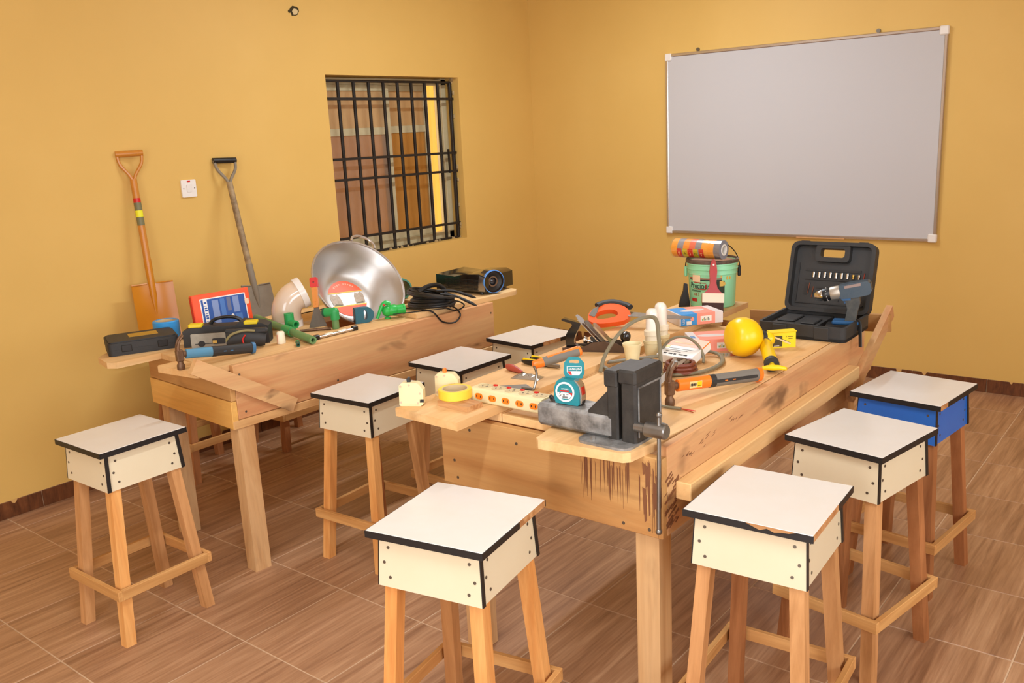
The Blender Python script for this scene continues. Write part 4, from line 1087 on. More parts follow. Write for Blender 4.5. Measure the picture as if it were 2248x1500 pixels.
tag(G().prism([(-.026, 0), (.022, 0), (.022, .02), (.014, .075), (.012, .1), (-.002, .104), (-.004, .09), (-.006, .07), (-.02, .03)], -.008, .008, V).build('plastic_scraper', BLACK, None, loc=(2.479, -2.222, .8555), rz=39), 'black plastic scraper standing at the left of the mint bucket', 'scraper')

def drill_case():
    t = thing('drill_case', 'open black plastic tool case standing at the far end of the right bench', 'tool case', (2.938, -2.497, .8304), 1.2)
    W, D, H = .335, .30, .056
    BC = BLACKM
    g = G(); outer = rrect(W, D, .022, 4, W / 2, D / 2); inner = rrect(W - .02, D - .02, .016, 4, W / 2, D / 2)
    frame_poly(g, outer, inner, 0, H); g.prism(outer, 0, .012)
    g.build('tray', BC, t)
    tr = G(); tr.box(.012, .2, .012, D - .012, .010, .036)
    o = tr.build('tray_insert', plain('charcoal_insert', (50, 49, 48), .5, bumps=.3, bscale=40), t)
    for x0, x1, y0, y1 in ((.03, .12, .05, .08), (.03, .10, .12, .24), (.13, .19, .05, .075), (.13, .185, .1, .2)):
        G().box(x0, x1, y0, y1, .036, .043, bev=.003).build('moulded_rib', BC, o)
    for x in (.06, .22): G().box(x, x + .055, -.006, .002, .006, H - .004, bev=.002).build('latch', BC, t)
    # lid, hinged at the back and leaning a little past upright
    M = T(0, D - .004, H - .012) @ RX(-17) @ RX(90)
    LH = .285
    lo = rrect(W, LH, .03, 4, W / 2, LH / 2)
    li = rrect(W - .03, LH - .03, .022, 4, W / 2, LH / 2)
    g = G(); frame_poly(g, lo, li, -.022, .024, M)
    lid = g.build('lid', BC, t)
    # back panel with the handle opening
    hx0, hx1, hz0, hz1 = W / 2 - .048, W / 2 + .048, LH - .062, LH - .026
    p = G()
    for a in ((.012, hx0, .012, LH - .012), (hx1, W - .012, .012, LH - .012), (hx0, hx1, .012, hz0), (hx0, hx1, hz1, LH - .012)):
        p.box(a[0], a[1], a[2], a[3], -.022, -.012, M)
    p.build('lid_panel', plain('charcoal_insert', (50, 49, 48), .5), lid, smooth=0)
    g = G(); frame_poly(g, rrect(.135, .072, .016, 4, W / 2, LH - .044), rrect(.096, .036, .01, 4, W / 2, LH - .044), -.014, .02, M); g.build('handle_frame', BC, lid)
    for a in ((.06, .28, .168, .178, .004), (.06, .28, .132, .139, .006), (.03, .034, .04, .2, .006), (.11, .15, .10, .106, .004), (.06, .075, .07, .12, .002), (.03, .3, .035, .04, .008), (.2, .205, .05, .12, .004), (.25, .255, .05, .12, .004)):
        G().box(a[0], a[1], a[2], a[3], -.012, -.012 + a[4], M).build('moulded_rib', BC, lid, smooth=0)
    for x in (.052, W - .052): G().box(x - .017, x + .017, LH - .006, LH + .003, -.02, .018, M).build('latch_notch', BC, lid, smooth=0)
    for k in range(9):
        x = .095 + k * .0225; m = CHROME if k != 7 else BRASS; h = .022 if k < 7 else .018
        G().lathe([(.0055, 0), (.0055 if k < 7 else .004, h * .45), (.0055, h * .5), (.0055, h), (.003, h), (.003, h - .004), (0, h - .004)], 14, M @ T(x, .142, -.004) @ RX(-90)).build('socket', m, lid)
    for x, z, c in ((.078, .075, (120, 70, 50)), (.095, .06, (120, 104, 84)), (.29, .125, (150, 60, 40))):
        G().cyl(M @ Vector((x, z, -.008)), M @ Vector((x + .004, z + .045, -.008)), .002, n=8).build('drill_bit', plain('bit_%d' % c[0], c, .4, .6), lid)
    strap = spline([(W - .02, D * .55, H - .004), (W + .004, D * .5, H - .006), (W + .012, D * .46, .02), (W + .018, D * .43, -.04)], 5)
    G().tube(strap, .010, 6, flat=.45).build('strap', DKRUBBER, t)
drill_case()
def cordless_drill():
    NAVY = plain('navy_plastic', (46, 66, 82), .45, var=.4, vscale=40, rgb2=(84, 92, 96)); NB = plain('drill_blue', (40, 92, 140), .45)
    DG = plain('drill_charcoal', (52, 54, 54), .55, var=.5, vscale=50, rgb2=(96, 94, 84))
    t = thing('cordless_drill', 'grey and blue cordless drill standing in the open black case', 'drill', (3.205, -2.335, .8690), 12); t.scale = (1.08, 1.08, 1.08)
    M = T(0, 0, .115) @ RY(-13)
    Mx = M @ Matrix(((0, 0, 1, 0), (1, 0, 0, 0), (0, 1, 0, 0), (0, 0, 0, 1)))
    G().lathe([(.0, -.094), (.012, -.094), (.018, -.086), (.021, -.072), (.021, -.066)], 20, Mx).build('chuck', CHROME, t)
    G().lathe([(.0225, -.066), (.0235, -.062), (.0235, -.044), (.0225, -.04)], 24, Mx).build('torque_ring', BLACK, t)
    g = G()
    for k in range(14): g.box(-.0535, -.0505, -.001, .001, .0232, .0242, M @ RX(k * 360 / 14))
    g.build('ring_marks', LABELW, t, smooth=0)
    G().lathe([(.023, -.04), (.0245, -.036), (.0245, -.008), (.024, -.004)], 24, Mx).build('gear_sleeve', plain('silver_paint', (186, 176, 162), .35, .5), t)
    G().prism([(-.006, -.022), (.05, -.026), (.088, -.024), (.098, -.012), (.098, .014), (.09, .024), (.04, .027), (-.006, .025)], -.024, .024, M @ RX(90)).build('motor_housing', NAVY, t)
    G().prism([(.012, .012), (.066, .012), (.068, .022), (.012, .021)], .0242, .025, M @ RX(90)).build('name_plate', plain('rose_grey_plate', (150, 128, 120), .5), t)
    for z in (-.008, .002, .012): G().box(.0965, .0985, -.02, .02, z, z + .004, M).build('vent', BLACK, t, smooth=0)
    gp = [(.006, .098), (.058, .102), (.062, .08), (.054, .05), (.05, .022), (.052, .012), (.012, .012), (.016, .03), (.02, .055), (.014, .08)]
    G().prism(gp, -.017, .017, V).build('grip', DG, t)
    G().prism([(.004, .094), (.02, .096), (.016, .076), (.008, .074)], -.009, .009, V).build('trigger', NB, t)
    G().prism([(-.01, .1), (.03, .1), (.03, .088), (.004, .086)], -.019, .019, V).build('front_flash', NB, t)
    G().box(-.03, .06, -.026, .026, .0, .014, bev=.004).build('foot', NB, t)
    G().box(-.052, .062, -.03, .03, -.022, .0, bev=.006).build('battery', BLACK, t)
cordless_drill()
# ------------------------------------------------------------------ things on and behind the left bench
GREEN = plain('pipe_green', (48, 160, 84), .4, var=.2, vscale=30, rgb2=(36, 132, 70))
DGREEN = plain('pipe_green_dull', (92, 140, 84), .5, var=.5, vscale=25, rgb2=(128, 140, 84))
def shovel(label, foot, top, side, blade_m, shaft_m, grip_m, blade_h, bw, stick=None):
    """D-handled square-mouth shovel from its foot to the middle of its grip"""
    foot, top = Vector(foot), Vector(top)
    t = thing('shovel', label, 'shovel', foot)
    z = (top - foot); L = z.length; z.normalize(); x = Vector(side); x = (x - z * x.dot(z)).normalized(); y = z.cross(x)
    B = Matrix((x, y, z)).transposed().to_4x4()
    def bl(u, w):
        px = (u - .5) * bw * (1.0 if w < .9 else 1.0); d = .022 * (abs(u - .5) * 2) ** 2
        return (px, -d, w * blade_h)
    g = G(); g.grid(bl, 12, 10, B); g.grid(lambda u, w: tuple(Vector(bl(u, w)) + Vector((0, .003, 0))), 12, 10, B, flip=True)
    for s in (-1, 1): g.tube([B @ Vector((s * .022, .0, blade_h)), B @ Vector((s * bw * .5, -.022, blade_h))], .004, 6)
    g.build('blade', blade_m, t)
    G().tube([B @ Vector((0, .004, blade_h * .45)), B @ Vector((0, .004, blade_h * .8)), B @ Vector((0, .006, blade_h + .12))], [.006, .017, .019], 14).build('socket', blade_m, t)
    neck = L - .125
    G().tube([B @ Vector((0, .006, blade_h + .02)), B @ Vector((0, .004, neck))], [.0175, .0165], 14).build('shaft', shaft_m, t)
    for s in (-1, 1):
        pts = spline([(0, .004, neck - .02), (s * .014, .003, neck + .02), (s * .05, .002, neck + .075), (s * .058, 0, L)], 5)
        G().tube([B @ p for p in pts], .0085, 8).build('yoke_arm', blade_m if not stick else shaft_m, t)
    G().tube([B @ Vector((-.064, 0, L)), B @ Vector((.064, 0, L))], .0155, 14).build('grip', grip_m, t)
    if stick:
        for k0, k1, m in stick:
            p = [B @ Vector((0, .0045, L * k0)), B @ Vector((0, .0045, L * k1))]
            G().tube(p, .0178, 14).build('sticker_band', m, t)
ORP = plain('orange_lacquer', (206, 132, 30), .28, var=.25, vscale=12, rgb2=(176, 104, 24))
ORW = plain('varnished_ash', (208, 136, 52), .3, var=.3, vscale=14, rgb2=(176, 108, 34))
OLD = plain('weathered_shaft', (176, 150, 110), .6, var=.8, vscale=16, rgb2=(84, 62, 44))
CEM = plain('cement_crusted_steel', (150, 138, 118), .7, .2, var=.5, vscale=16, rgb2=(120, 108, 94))
shovel('new orange-lacquered shovel with square blade leaning on the window wall', (.115, -3.372, .7), (.022, -3.352, 1.628), (.35, .94, 0), ORP, ORW, ORW, .285, .2,
       stick=((.742, .765, RED), (.70, .742, plain('olive_sticker', (120, 116, 80), .5)), (.665, .70, plain('lime_sticker', (236, 232, 40), .5)), (.62, .665, plain('olive_sticker', (120, 116, 80), .5))))
shovel('old cement-crusted shovel with black grip leaning on the window wall', (.34, -2.905, .7), (.022, -2.812, 1.566), (.2, .98, 0), CEM, OLD, BLACK, .22, .165)

def flat_case():
    t = thing('tool_case', 'closed black plastic case with a yellow label at the near end of the left bench', 'tool case', (.822, -4.003, .8303), 66.6)
    g = G()
    g.prism(rrect(.272, .195, .02, 4, .136, .0975), 0, .025); g.prism(rrect(.276, .199, .022, 4, .136, .0975), .0255, .052); g.prism(rrect(.262, .185, .02, 4, .136, .0975), .052, .057)
    g.build('shell', BLACKM, t)
    G().box(.09, .205, .075, .15, .0565, .0578).build('label_plate', plain('dull_gold_label', (176, 134, 40), .5), t, smooth=0)
    for x in (.05, .19): G().box(x, x + .04, -.004, .002, .014, .042, bev=.002).build('latch', BLACK, t)
flat_case()
BLUEP = plain('sky_blue_plastic', (52, 150, 216), .4)
def blue_roll():
    t = thing('blue_tape', 'roll of sky blue tape behind the closed black case', 'tape', (.690, -3.662, .8305), 0)
    t.rotation_euler = (math.radians(0), 0, 0)
    G().ring([(.056, 0), (.056, .072), (.052, .076), (.044, .076), (.044, 0)], 36).build('tape', BLUEP, t)
    G().ring([(.0438, 0), (.0438, .074), (.041, .074), (.041, 0)], 36).build('core', plain('card_core', (222, 190, 128), .7), t)
blue_roll()
def standing_case():
    t = thing('drill_kit_case', 'black drill kit case with yellow latches standing behind the jigsaw', 'tool case', (.965, -3.752, .8303), 43); t.scale = (1.33, 1.1, .98)
    W, D, H = .265, .075, .088
    g = G(); g.prism([(0, 0), (W, 0), (W, H * .85), (W - .02, H), (W * .68, H + .012), (W * .62, H - .004), (W * .36, H - .004), (W * .3, H + .004), (.02, H * .92), (0, H * .8)], 0, -D, V)
    g.build('shell', BLACKM, t)
    G().tube(spline([(W * .3, D / 2, H - .002), (W * .36, D / 2, H + .02), (W * .5, D / 2, H + .028), (W * .62, D / 2, H + .022), (W * .68, D / 2, H + .004)], 5), .007, 10).build('carry_handle', BLACK, t)
    for x in (.02, W * .72): G().box(x, x + .042, -.003, .03, H - .004, H + .012, bev=.003).build('latch', plain('latch_yellow', (228, 200, 24), .4), t)
standing_case()
def jigsaw():
    t = thing('jigsaw', 'black jigsaw lying on its side with its metal base plate showing', 'power tool', (1.083, -3.79, .8303), 43); t.scale = (1.42, .9, 1.2)
    g = G(); outer = rrect(.098, .062, .004, 3, .05, .034)
    g.prism(outer, .0, -.003, V); g.build('base_plate', plain('dull_zinc', (150, 142, 126), .4, .7, var=.5, vscale=40), t)
    o = t
    G().prism(disc(.010, 14, .03, .03), .003, .0, V).build('blade_hole', INK, t, smooth=0)
    G().prism(rrect(.036, .020, .004, 3, .079, .037), .003, 0, V).build('slot', INK, t, smooth=0)
    G().box(.012, .062, -.0034, -.0004, .029, .031).build('blade_groove', INK, t, smooth=0)
    G().box(.062, .074, -.0045, -.001, .030, .040).build('guide_block', BRASS, t, smooth=0)
    G().tube(spline([(.09, .032, .03), (.13, .036, .034), (.17, .04, .032), (.205, .044, .026)], 4), [.028, .029, .03, .030, .031, .031, .031, .030, .029, .028, .027, .025, .022], 16).build('motor_body', BLACKM, t)
    G().box(.09, .215, .024, .054, .05, .068, bev=.006).build('top_handle', BLACKM, t)
    G().tube(spline([(.095, .004, .03), (.115, 0, .055), (.15, .004, .066), (.18, .014, .062)], 5), .004, 8).build('cord', plain('olive_cord', (140, 128, 84), .5), t)
    G().tube(spline([(.155, -.002, .052), (.146, -.004, .036), (.15, -.006, .018)], 4), .0022, 6).build('red_lead', RED, t)
jigsaw()
BLH = plain('blue_grip', (72, 138, 172), .5, var=.4, vscale=30, rgb2=(96, 120, 130))
claw_hammer('claw hammer with blue and black handle at the front of the left bench', (1.288, -3.966, .8303), 82, .305, BLH, DKRUBBER, plain('blue_tip', (60, 110, 150), .5), RUSTY)

def orange_folder():
    t = thing('flat_box', 'flat orange box with a blue printed label standing on the left bench', 'box', (.792, -3.575, .8345), 81)
    Mt = RX(-8); t.rotation_euler = (math.radians(-8), 0, math.radians(81))
    W, H, D = .272, .172, .03
    ORB = plain('bright_orange_card', (250, 88, 44), .4)
    G().box(0, W, 0, D, 0, H, bev=.003).build('shell', ORB, t)
    G().prism(rrect(W - .055, H - .042, .002, 2, W / 2 + .006, H / 2), 0.0, .0008, V).build('label_border', LABELW, t, smooth=0)
    o = G().prism(rrect(W - .065, H - .052, .002, 2, W / 2 + .006, H / 2), .0008, .0013, V).build('blue_label', plain('blue_print', (40, 84, 158), .5), t, smooth=0)
    PB = plain('pale_blue_print', (126, 146, 190), .5)
    for x0, x1, z0, z1, m in ((.048, .066, .03, .145, LABELW), (.088, .118, .034, .138, PB), (.126, .148, .05, .14, plain('mid_blue_print', (72, 118, 184), .5)), (.158, .176, .08, .142, plain('slate_print', (104, 110, 138), .5)), (.186, .215, .07, .142, PB), (.19, .222, .03, .062, plain('mid_blue_print', (72, 118, 184), .5))):
        G().box(x0, x1, -.0018, -.0012, z0, z1).build('printed_block', m, o, smooth=0)
    G().prism(disc(.010, 16, .176, .052, .8, 1.2), .0013, .002, V).build('white_spot', LABELW, o, smooth=0)
    for k in range(9): G().box(.051, .063, -.0022, -.0018, .036 + k * .0115, .036 + k * .0115 + (.006, .003, .0075)[k % 3]).build('bold_mark', plain('blue_print', (40, 84, 158), .5), o, smooth=0)
    G().prism(rrect(.02, .026, .004, 3, W - .018, .11), .0, .0014, V).build('tab', plain('peach_tab', (244, 206, 170), .5), t, smooth=0)
    G().box(-.002, 0, .004, D - .004, .006, H - .006).build('spine', plain('deep_red_orange', (208, 40, 20), .5), t, smooth=0)
orange_folder()
def elbow_pipe():
    t = thing('drain_elbow', 'large pearly white drain pipe elbow wrapped in film on the left bench', 'pipe elbow', (1.022, -3.262, .8303), 64)
    PEARL = plain('pearly_film_wrap', (226, 196, 164), .16, var=.5, vscale=10, rgb2=(216, 204, 196), bumps=.35, bscale=30, coat=.5)
    pts = [(0, 0, 0), (0, 0, .06)] + [(.085 - .085 * math.cos(a), 0, .06 + .085 * math.sin(a)) for a in [math.radians(k * 10) for k in range(1, 8)]]
    e = Vector(pts[-1]); d = Vector((math.sin(math.radians(70)), 0, math.cos(math.radians(70))))
    pts += [tuple(e + d * .02)]
    G().tube(pts, .066, 28).build('bend', PEARL, t)
    G().tube([e + d * .005, e + d * .034], .0715, 28).build('collar', plain('white_pvc', (232, 222, 212), .25), t)
    G().tube([(0, 0, .0005), (0, 0, .03)], .0705, 28).build('collar', plain('white_pvc', (232, 222, 212), .25), t)
elbow_pipe()
def scraper():
    lo = Vector((1.175, -3.212, .8325)); hi = Vector((1.105, -3.155, 1.045))
    t = thing('paint_scraper', 'filling knife with wooden handle and red tip propped upright', 'scraper', lo)
    z = (hi - lo).normalized(); x = Vector((.85, .52, 0)); x = (x - z * x.dot(z)).normalized(); y = z.cross(x)
    M = Matrix((x, y, z)).transposed().to_4x4() @ RX(90)
    G().prism([(-.042, 0), (.042, 0), (.012, .085), (.012, .1), (-.012, .1), (-.012, .085)], -.0008, .0008, M).build('blade', plain('dull_grey_steel', (120, 112, 102), .5, .6, var=.4, vscale=40), t)
    G().prism([(-.011, .09), (.011, .09), (.013, .12), (.011, .15), (.013, .185), (-.013, .185), (-.011, .15), (-.013, .12)], -.008, .008, M).build('handle', plain('varnished_beech', (222, 140, 66), .35), t)
    g = G(); frame_poly(g, rrect(.034, .046, .006, 3, 0, .206), rrect(.009, .009, .004, 3, 0, .206), -.009, .009, M); g.build('tip', plain('scraper_red', (214, 58, 56), .4), t)
    for k in (.105, .115): G().prism(disc(.002, 8, 0, k), .008, .0088, M).build('rivet', BRASS, t)
scraper()
def pipe_tube(g, p0, p1, ro, ri, n=20):
    p0, p1 = Vector(p0), Vector(p1); d = p1 - p0; L = d.length
    M = T(*p0) @ d.to_track_quat('Z', 'Y').to_matrix().to_4x4()
    g.ring([(ro, 0), (ro, L), (ri, L), (ri, 0)], n, M)
    return g
def green_pipe():
    t = thing('plastic_pipe', 'long dull green plastic pipe with a coupling lying across the left bench', 'pipe', (1.425, -3.445, .848))
    a, b = Vector((0, 0, 0)), Vector((-.55, .124, .020))
    pipe_tube(G(), a, b, .0165, .0085).build('pipe', DGREEN, t)
    pipe_tube(G(), a.lerp(b, .34), a.lerp(b, .47), .0205, .0166).build('coupling', GREEN, t)
green_pipe()
def prop():
    t = thing('pipe_stub', 'short dark green pipe stub under the open end of the green pipe', 'pipe', (1.36, -3.475, .8305), -35)
    pipe_tube(G(), (0, 0, .009), (.055, 0, .009), .0085, .005).build('pipe', plain('deep_green', (36, 84, 60), .4), t)
    pipe_tube(G(), (0, 0, .009), (.012, 0, .009), .0088, .0086).build('lip', GREEN, t)
prop()
def tee(label, loc, rz):
    t = thing('pipe_tee', label, 'pipe fitting', loc, rz, 'green plastic pipe fittings')
    pipe_tube(G(), (0, 0, 0), (0, 0, .085), .021, .013).build('run', GREEN, t)
    pipe_tube(G(), (.012, -.006, .042), (.048, -.018, .04), .0175, .011).build('branch', GREEN, t)
tee('bright green pipe tee standing upright in front of the white drain elbow', (1.135, -3.335, .8303), 15)
def elbow_fitting():
    t = thing('pipe_elbow', 'bright green pipe elbow standing between the scraper and the basin', 'pipe fitting', (1.27, -3.19, .8303), 200, 'green plastic pipe fittings')
    pipe_tube(G(), (0, 0, 0), (0, 0, .045), .0155, .010).build('pipe_end', DGREEN, t)
    pipe_tube(G(), (0, 0, .042), (0, 0, .078), .020, .0155).build('upright', GREEN, t)
    G().sphere((0, 0, .076), .020, 18).build('bend', GREEN, t)
    pipe_tube(G(), (.0, 0, .076), (.052, 0, .072), .020, .013).build('side', GREEN, t)
    pipe_tube(G(), (.045, 0, .0725), (.054, 0, .0718), .0215, .013).build('rim', plain('deep_green', (36, 84, 60), .4), t)
elbow_fitting()
def candle():
    t = thing('wall_plug', 'stubby cream plastic plug standing near the green pipe', 'plug', (1.282, -3.497, .8303))
    G().lathe([(.017, 0), (.0185, .003), (.0175, .03), (.0165, .034), (.0165, .046), (.013, .051), (0, .052)], 18).build('body', plain('ivory_plastic', (240, 228, 200), .35), t)
    G().box(-.003, .003, -.019, -.015, .004, .04).build('slot', plain('peach_groove', (214, 160, 130), .5), t, smooth=0)
candle()
def d_clamp():
    t = thing('d_clamp', 'dark teal D-shaped plastic clamp standing near the basin', 'clamp', (1.281, -3.083, .8303), 62)
    DT = plain('dark_teal_plastic', (34, 96, 112), .5, bumps=.2, bscale=120)
    out = [(0, 0), (.05, 0)] + arc(.052, .036, .036, -90, 90, 10) + [(.05, .072), (0, .072)]
    n = len(out)
    inn = [(.04, .016), (.045, .014)] + arc(.051, .036, .0095, -90, 90, 10) + [(.045, .058), (.04, .056)]
    inn = [(.042, .014), (.048, .014)] + [(.050 + .007 * math.cos(math.radians(-90 + 18 * k)), .036 + .022 * math.sin(math.radians(-90 + 18 * k))) for k in range(11)] + [(.048, .058), (.042, .058)]
    g = G(); frame_poly(g, out, inn, 0, -.03, V); g.build('body', DT, t)
    G().box(-.002, .002, .0, .03, .004, .068).build('jaw_pad', BLACK, t)
d_clamp()
def valve():
    t = thing('tap_valve', 'bright green plastic tap with lever and red button on the left bench', 'tap', (1.30, -2.97, .8315), 58)
    BG = plain('bright_tap_green', (40, 176, 72), .35)
    g = G(); g.lathe([(.014, -.006), (.022, 0), (.026, .012), (.027, .03), (.022, .042), (.02, .044)], 22, T(.055, 0, .036) @ RY(90))
    g.sphere((.05, 0, .034), .025, 18); g.build('body', BG, t)
    pipe_tube(G(), (.09, 0, .036), (.13, 0, .037), .0225, .013).build('outlet', BG, t)
    pipe_tube(G(), (.124, 0, .0369), (.133, 0, .037), .0245, .013).build('outlet_rim', BG, t)
    pts = spline([(.065, 0, .066), (.045, 0, .074), (.028, -.002, .062), (.014, -.006, .036), (.0, -.01, .006)], 4); n = len(pts)
    G().tube(pts, [.012 - .005 * k / n for k in range(n)], 10).build('lever', BG, t)
    G().cyl((.058, 0, .055), (.058, 0, .078), .010, .008, n=14).build('spindle', BG, t)
    G().sphere((.034, -.012, .066), .0055, 12).build('button', RED, t)
    pipe_tube(G(), (.05, .0, .006), (.05, .0, .0005), .014, .009).build('foot', BG, t)
valve()
def spirit_level():
    t = thing('slide_gauge', 'thin silver rail tool with black ends lying near the bench edge', 'tool', (1.366, -3.395, .8303), 87)
    G().box(.02, .215, -.008, .008, .003, .013, bev=.002).build('rail', ALB, t)
    for x in (0, .205): G().box(x, x + .028, -.010, .010, .0, .02, bev=.003).build('end_block', BLACK, t)
    for x in (.06, .13): G().box(x, x + .04, -.007, .007, .0128, .017, bev=.002).build('slider', plain('ivory_plastic', (240, 228, 200), .35), t)
spirit_level()
tag(G().cyl((0, 0, .006), (.135, 0, .006), .006, n=10).build('steel_rod', RUSTY, None, loc=(1.178, -3.318, .8303), rz=50), 'short rusty steel rod lying in front of the filling knife', 'rod')

def basin():
    t = thing('head_pan', 'large shiny aluminium basin with an orange label leaning at the middle of the left bench', 'basin', (1.12, -2.90, .982))
    n = Vector((.78, -.12, .62)).normalized()
    M = n.to_track_quat('Z', 'Y').to_matrix().to_4x4()
    R = .232; ALM = plain('spun_aluminium', (204, 201, 196), .40, 1.0, bumps=.06, bscale=25)
    prof = [(R, 0), (.214, -.018), (.194, -.05), (.168, -.092), (.137, -.128), (.108, -.145), (0, -.145)]
    back = [(0, -.148), (.110, -.148), (.140, -.131), (.171, -.095), (.197, -.052), (.217, -.018), (R + .003, .003)]
    g = G(); g.lathe(prof[::-1], 64, M); 
    g.f = g.f[:-1]; g.m = g.m[:-1]
    g.lathe(back, 64, M); g.f = g.f[:-1]; g.m = g.m[:-1]
    g.build('bowl', ALM, t, smooth=60)
    G().ring([(R + .001 + .0055 * math.cos(a), .001 + .0055 * math.sin(a)) for a in [2 * PI * k / 8 for k in range(8)]], 64, M).build('rolled_rim', ALB, t)
    # handle loop at the top of the rim
    up = Vector((0, 0, 1)); e = (up - n * up.dot(n)).normalized(); s = e.cross(n)
    ang = math.radians(-26)
    e2 = e * math.cos(ang) + s * -math.sin(ang) * -1; e2 = (e * math.cos(math.radians(30)) + Vector((.3, .95, 0)) * math.sin(math.radians(30))).normalized(); e2 = (e2 - n * e2.dot(n)).normalized(); s2 = n.cross(e2)
    c = e2 * (R + .002)
    pts = spline([c - s2 * .06, c - s2 * .055 + e2 * .028 - n * .004, c - s2 * .025 + e2 * .05 - n * .006, c + s2 * .025 + e2 * .05 - n * .006, c + s2 * .055 + e2 * .028 - n * .004, c + s2 * .06], 5)
    G().tube(pts, .0065, 10).build('loop_handle', ALB, t)
    pts = spline([-c + s2 * .06, -c + s2 * .055 - e2 * .03, -c - s2 * .055 - e2 * .03, -c - s2 * .06], 4)
    # label on the basin floor, drawn level with the bench
    vx = Vector((0, 1, 0)); vx = Vector((.12, .99, -.10)); vx = (vx - n * vx.dot(n)).normalized(); vy = n.cross(vx)
    ML = Matrix((vx, vy, n)).transposed().to_4x4()
    OL = plain('orange_basin_label', (250, 92, 40), .45); YL = plain('yellow_label_line', (250, 190, 40), .45)
    r = .100; z = -.1446
    def chord(y0, y1):
        a0 = math.asin(max(-1, y0 / r)); a1 = math.asin(min(1, y1 / r))
        right = [(r * math.cos(a0 + (a1 - a0) * k / 8), r * math.sin(a0 + (a1 - a0) * k / 8)) for k in range(9)]
        return right + [(-x_, y_) for x_, y_ in right[::-1]]
    o = G().prism(chord(.038, r), z, z + .0008, ML).build('label', OL, t, smooth=0)
    G().prism(chord(-r, -.040), z, z + .0008, ML).build('label', OL, t, smooth=0)
    G().prism(chord(.033, .038), z, z + .0008, ML).build('label_line', YL, t, smooth=0)
    G().prism(chord(-.042, -.036), z, z + .0009, ML).build('label_line', YL, t, smooth=0)
    for sx in (-1, 1):
        q = G().prism([(sx * .034, -.03), (sx * .088, -.03), (sx * .092, .012), (sx * .08, .03), (sx * .062, .02), (sx * .05, .03), (sx * .038, .008)], z, z + .0006, ML).build('label_picture', plain('mauve_print', (188, 164, 142), .45, var=.7, vscale=80, rgb2=(150, 128, 92)), t, smooth=0)
        G().prism([(sx * .03, -.034), (sx * .085, -.034), (sx * .075, -.024), (sx * .05, -.028)], z, z + .0007, ML).build('label_ground', plain('dark_ground_print', (112, 104, 66), .5), t, smooth=0)
    PNK = plain('pale_orange_print', (255, 170, 140), .5)
    for k, ch in enumerate('xxxx xxxxx'):
        if ch == ' ': continue
        a = math.radians(128 - k * 8.6)
        G().prism(rrect(.007, .010 - .003 * (k % 2), .002, 2), z + .0008, z + .0011, ML @ T(.082 * math.cos(a), .082 * math.sin(a), 0) @ RZ(math.degrees(a) - 90)).build('faint_mark', PNK, o, smooth=0)
    G().prism(disc(.009, 10, .01, -.062), z, z + .001, ML).build('yellow_mark', YL, t, smooth=0)
basin()
def hose():
    t = thing('teal_sleeve', 'teal plastic sleeve lying behind the right edge of the basin', 'sleeve', (1.02, -2.57, .857), -30)
    pipe_tube(G(), (-.08, 0, .05), (.13, 0, .05), .05, .044, 24).build('tube', plain('sea_green_plastic', (82, 150, 128), .45), t)
    pipe_tube(G(), (.12, 0, .05), (.134, 0, .05), .052, .044, 24).build('rim', plain('sea_green_plastic', (82, 150, 128), .45), t)
hose()
def cable_coil():
    CB = plain('black_rubber_cable', (24, 22, 20), .38)
    t = thing('cable_coil', 'coil of black cable with two probe ends in front of the projector', 'cable', (1.405, -2.71, .8555)); t.scale = (1.2, 1.2, 1.15)
    rr = random.Random(21)
    pts = []
    turns = 9
    for k in range(turns * 20):
        a = 2 * PI * k / 20; lay = k / (turns * 20)
        r = .098 + .012 * math.sin(3 * lay * PI) - .006 * (k // 20 % 3)
        pts.append((r * math.cos(a) * 1.0, r * .72 * math.sin(a), .006 + .055 * lay + .012 * math.sin(a + 1.2 + lay * 3) * (.3 + lay)))
    G().tube(pts, .0058, 8).build('coil', CB, t)
    G().tube(spline([(-.01, -.06, .07), (.0, -.02, .085), (.005, .03, .084), (.01, .065, .06), (.02, .06, .02)], 5), .010, 8).build('binding', CB, t)
    # loops spilling over the plank's edge
    G().tube(spline([(.05, -.07, .02), (.075, -.03, .012), (.09, .02, .004), (.098, .055, -.035), (.098, .02, -.062), (.085, -.035, -.05), (.075, -.075, -.004), (.02, -.09, .006), (-.06, -.1, .006)], 6), .0034, 8).build('loose_loop', CB, t)
    G().tube(spline([(.0, -.06, .03), (.06, -.04, .03), (.085, .05, .02), (.09, .09, -.006), (.08, .05, -.02), (.06, -.01, .004), (.0, -.05, .01)], 6), .0030, 8).build('loose_loop', CB, t)
    for e, l in (((.125, .125, .022), 0), ((.15, .10, -.005), 1)):
        e = Vector(e); s = Vector((.02 + .02 * l, .01, .065 - .012 * l))
        P = spline([s, s.lerp(e, .4) + Vector((0, 0, .012)), s.lerp(e, .75) + Vector((0, 0, .006)), e], 5); n = len(P)
        G().tube(P, [.005] * (n - 8) + [.0062] * 5 + [.005, .003, .0015], 8).build('probe', CB, t)
cable_coil()
tag(G().box(0, .26, -.006, .006, 0, .002).build('steel_rule', BLACK, None, loc=(1.372, -2.935, .8552), rz=58), 'thin dark steel rule lying under the black cable coil', 'ruler')
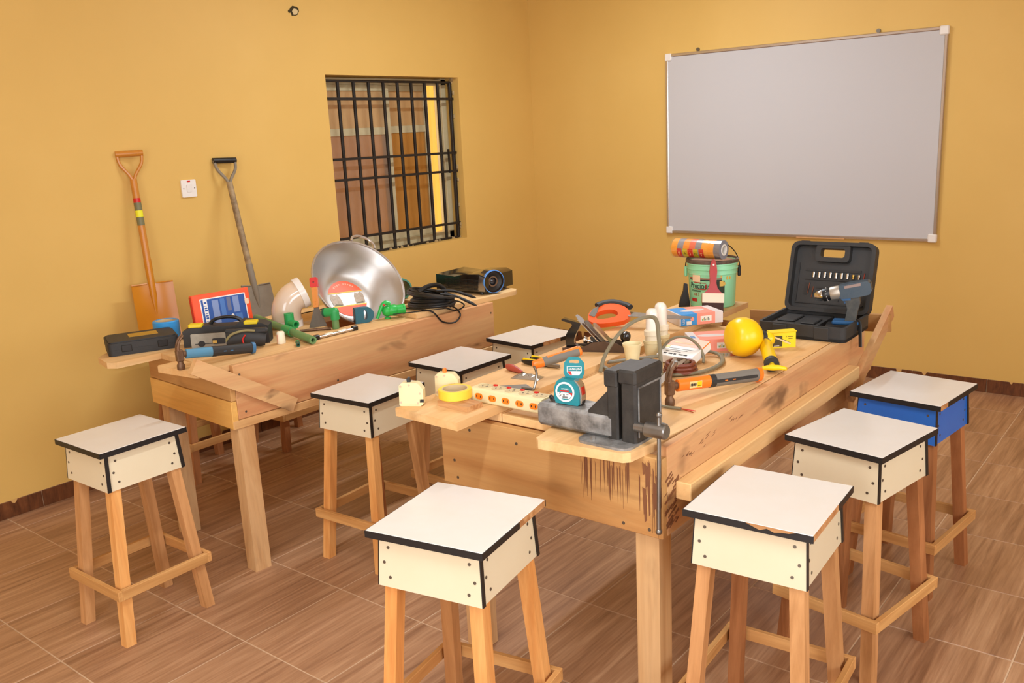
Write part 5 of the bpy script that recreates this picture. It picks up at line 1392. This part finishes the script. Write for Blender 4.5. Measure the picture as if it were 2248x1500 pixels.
def projector():
    t = thing('projector', 'black projector with blue-ringed lens at the far end of the left bench', 'projector', (1.148, -2.40, .8556), 4); t.scale = (1.2, 1.2, 1.2)
    GL = plain('gloss_black', (20, 18, 17), .12, coat=.8); VENT = plain('vent_black', (34, 30, 26), .5)
    L, W, Z0 = .262, .20, .012
    top = [(0, Z0), (L, Z0), (L, .075), (L - .03, .086), (.15, .082), (.10, .070), (.055, .074), (.0, .078)]
    G().prism(top, 0, -W, V).build('body', GL, t)
    o = G().box(.05, L - .035, -.0015, .0, .016, .062).build('side_grille', VENT, t, smooth=0)
    for k in range(8): G().box(.052, L - .037, -.004, -.001, .018 + k * .0056, .0205 + k * .0056).build('grille_slat', GL, o, smooth=0)
    for k in range(5): G().box(.06 + k * .035, .0625 + k * .035, -.0036, -.001, .017, .062).build('grille_rib', VENT, o, smooth=0)
    G().prism([(L - .04, Z0 + .003), (L - .003, Z0 + .003), (L - .003, .074), (L - .03, .08)], .002, 0, V).build('silver_cheek', plain('mirror_grey', (150, 148, 146), .12, .9), t)
    Ml = T(L - .006, .05, .052) @ RZ(-26) @ RY(90)
    G().ring([(.047, -.03), (.047, .024), (.040, .024), (.036, .006), (.036, -.03)], 40, Ml).build('lens_barrel', GL, t)
    G().ring([(.0485, .014), (.0495, .018), (.0485, .026), (.0455, .027), (.0455, .016)], 40, Ml).build('blue_ring', plain('projector_blue', (84, 142, 214), .3), t)
    G().ring([(.043, .02), (.038, .021), (.021, .010), (.021, .004), (.043, .004)], 36, Ml).build('lens_shroud', VENT, t)
    G().ring([(.0225, .010), (.0225, .016), (.0165, .016), (.0165, .008)], 32, Ml).build('lens_ring', plain('lens_silver', (176, 164, 150), .2, .9), t)
    G().lathe([(.017, .004), (.013, .010), (.007, .0135), (0, .0145)], 24, Ml).build('lens', plain('lens_glass', (40, 44, 52), .03, coat=1.0), t)
    for x, y in ((.02, .02), (.02, W - .02), (L - .03, .012), (L - .03, W - .02)): G().cyl((x, y, 0), (x, y, Z0 + .002), .008, .006, n=10).build('foot', BLACK, t)
projector()
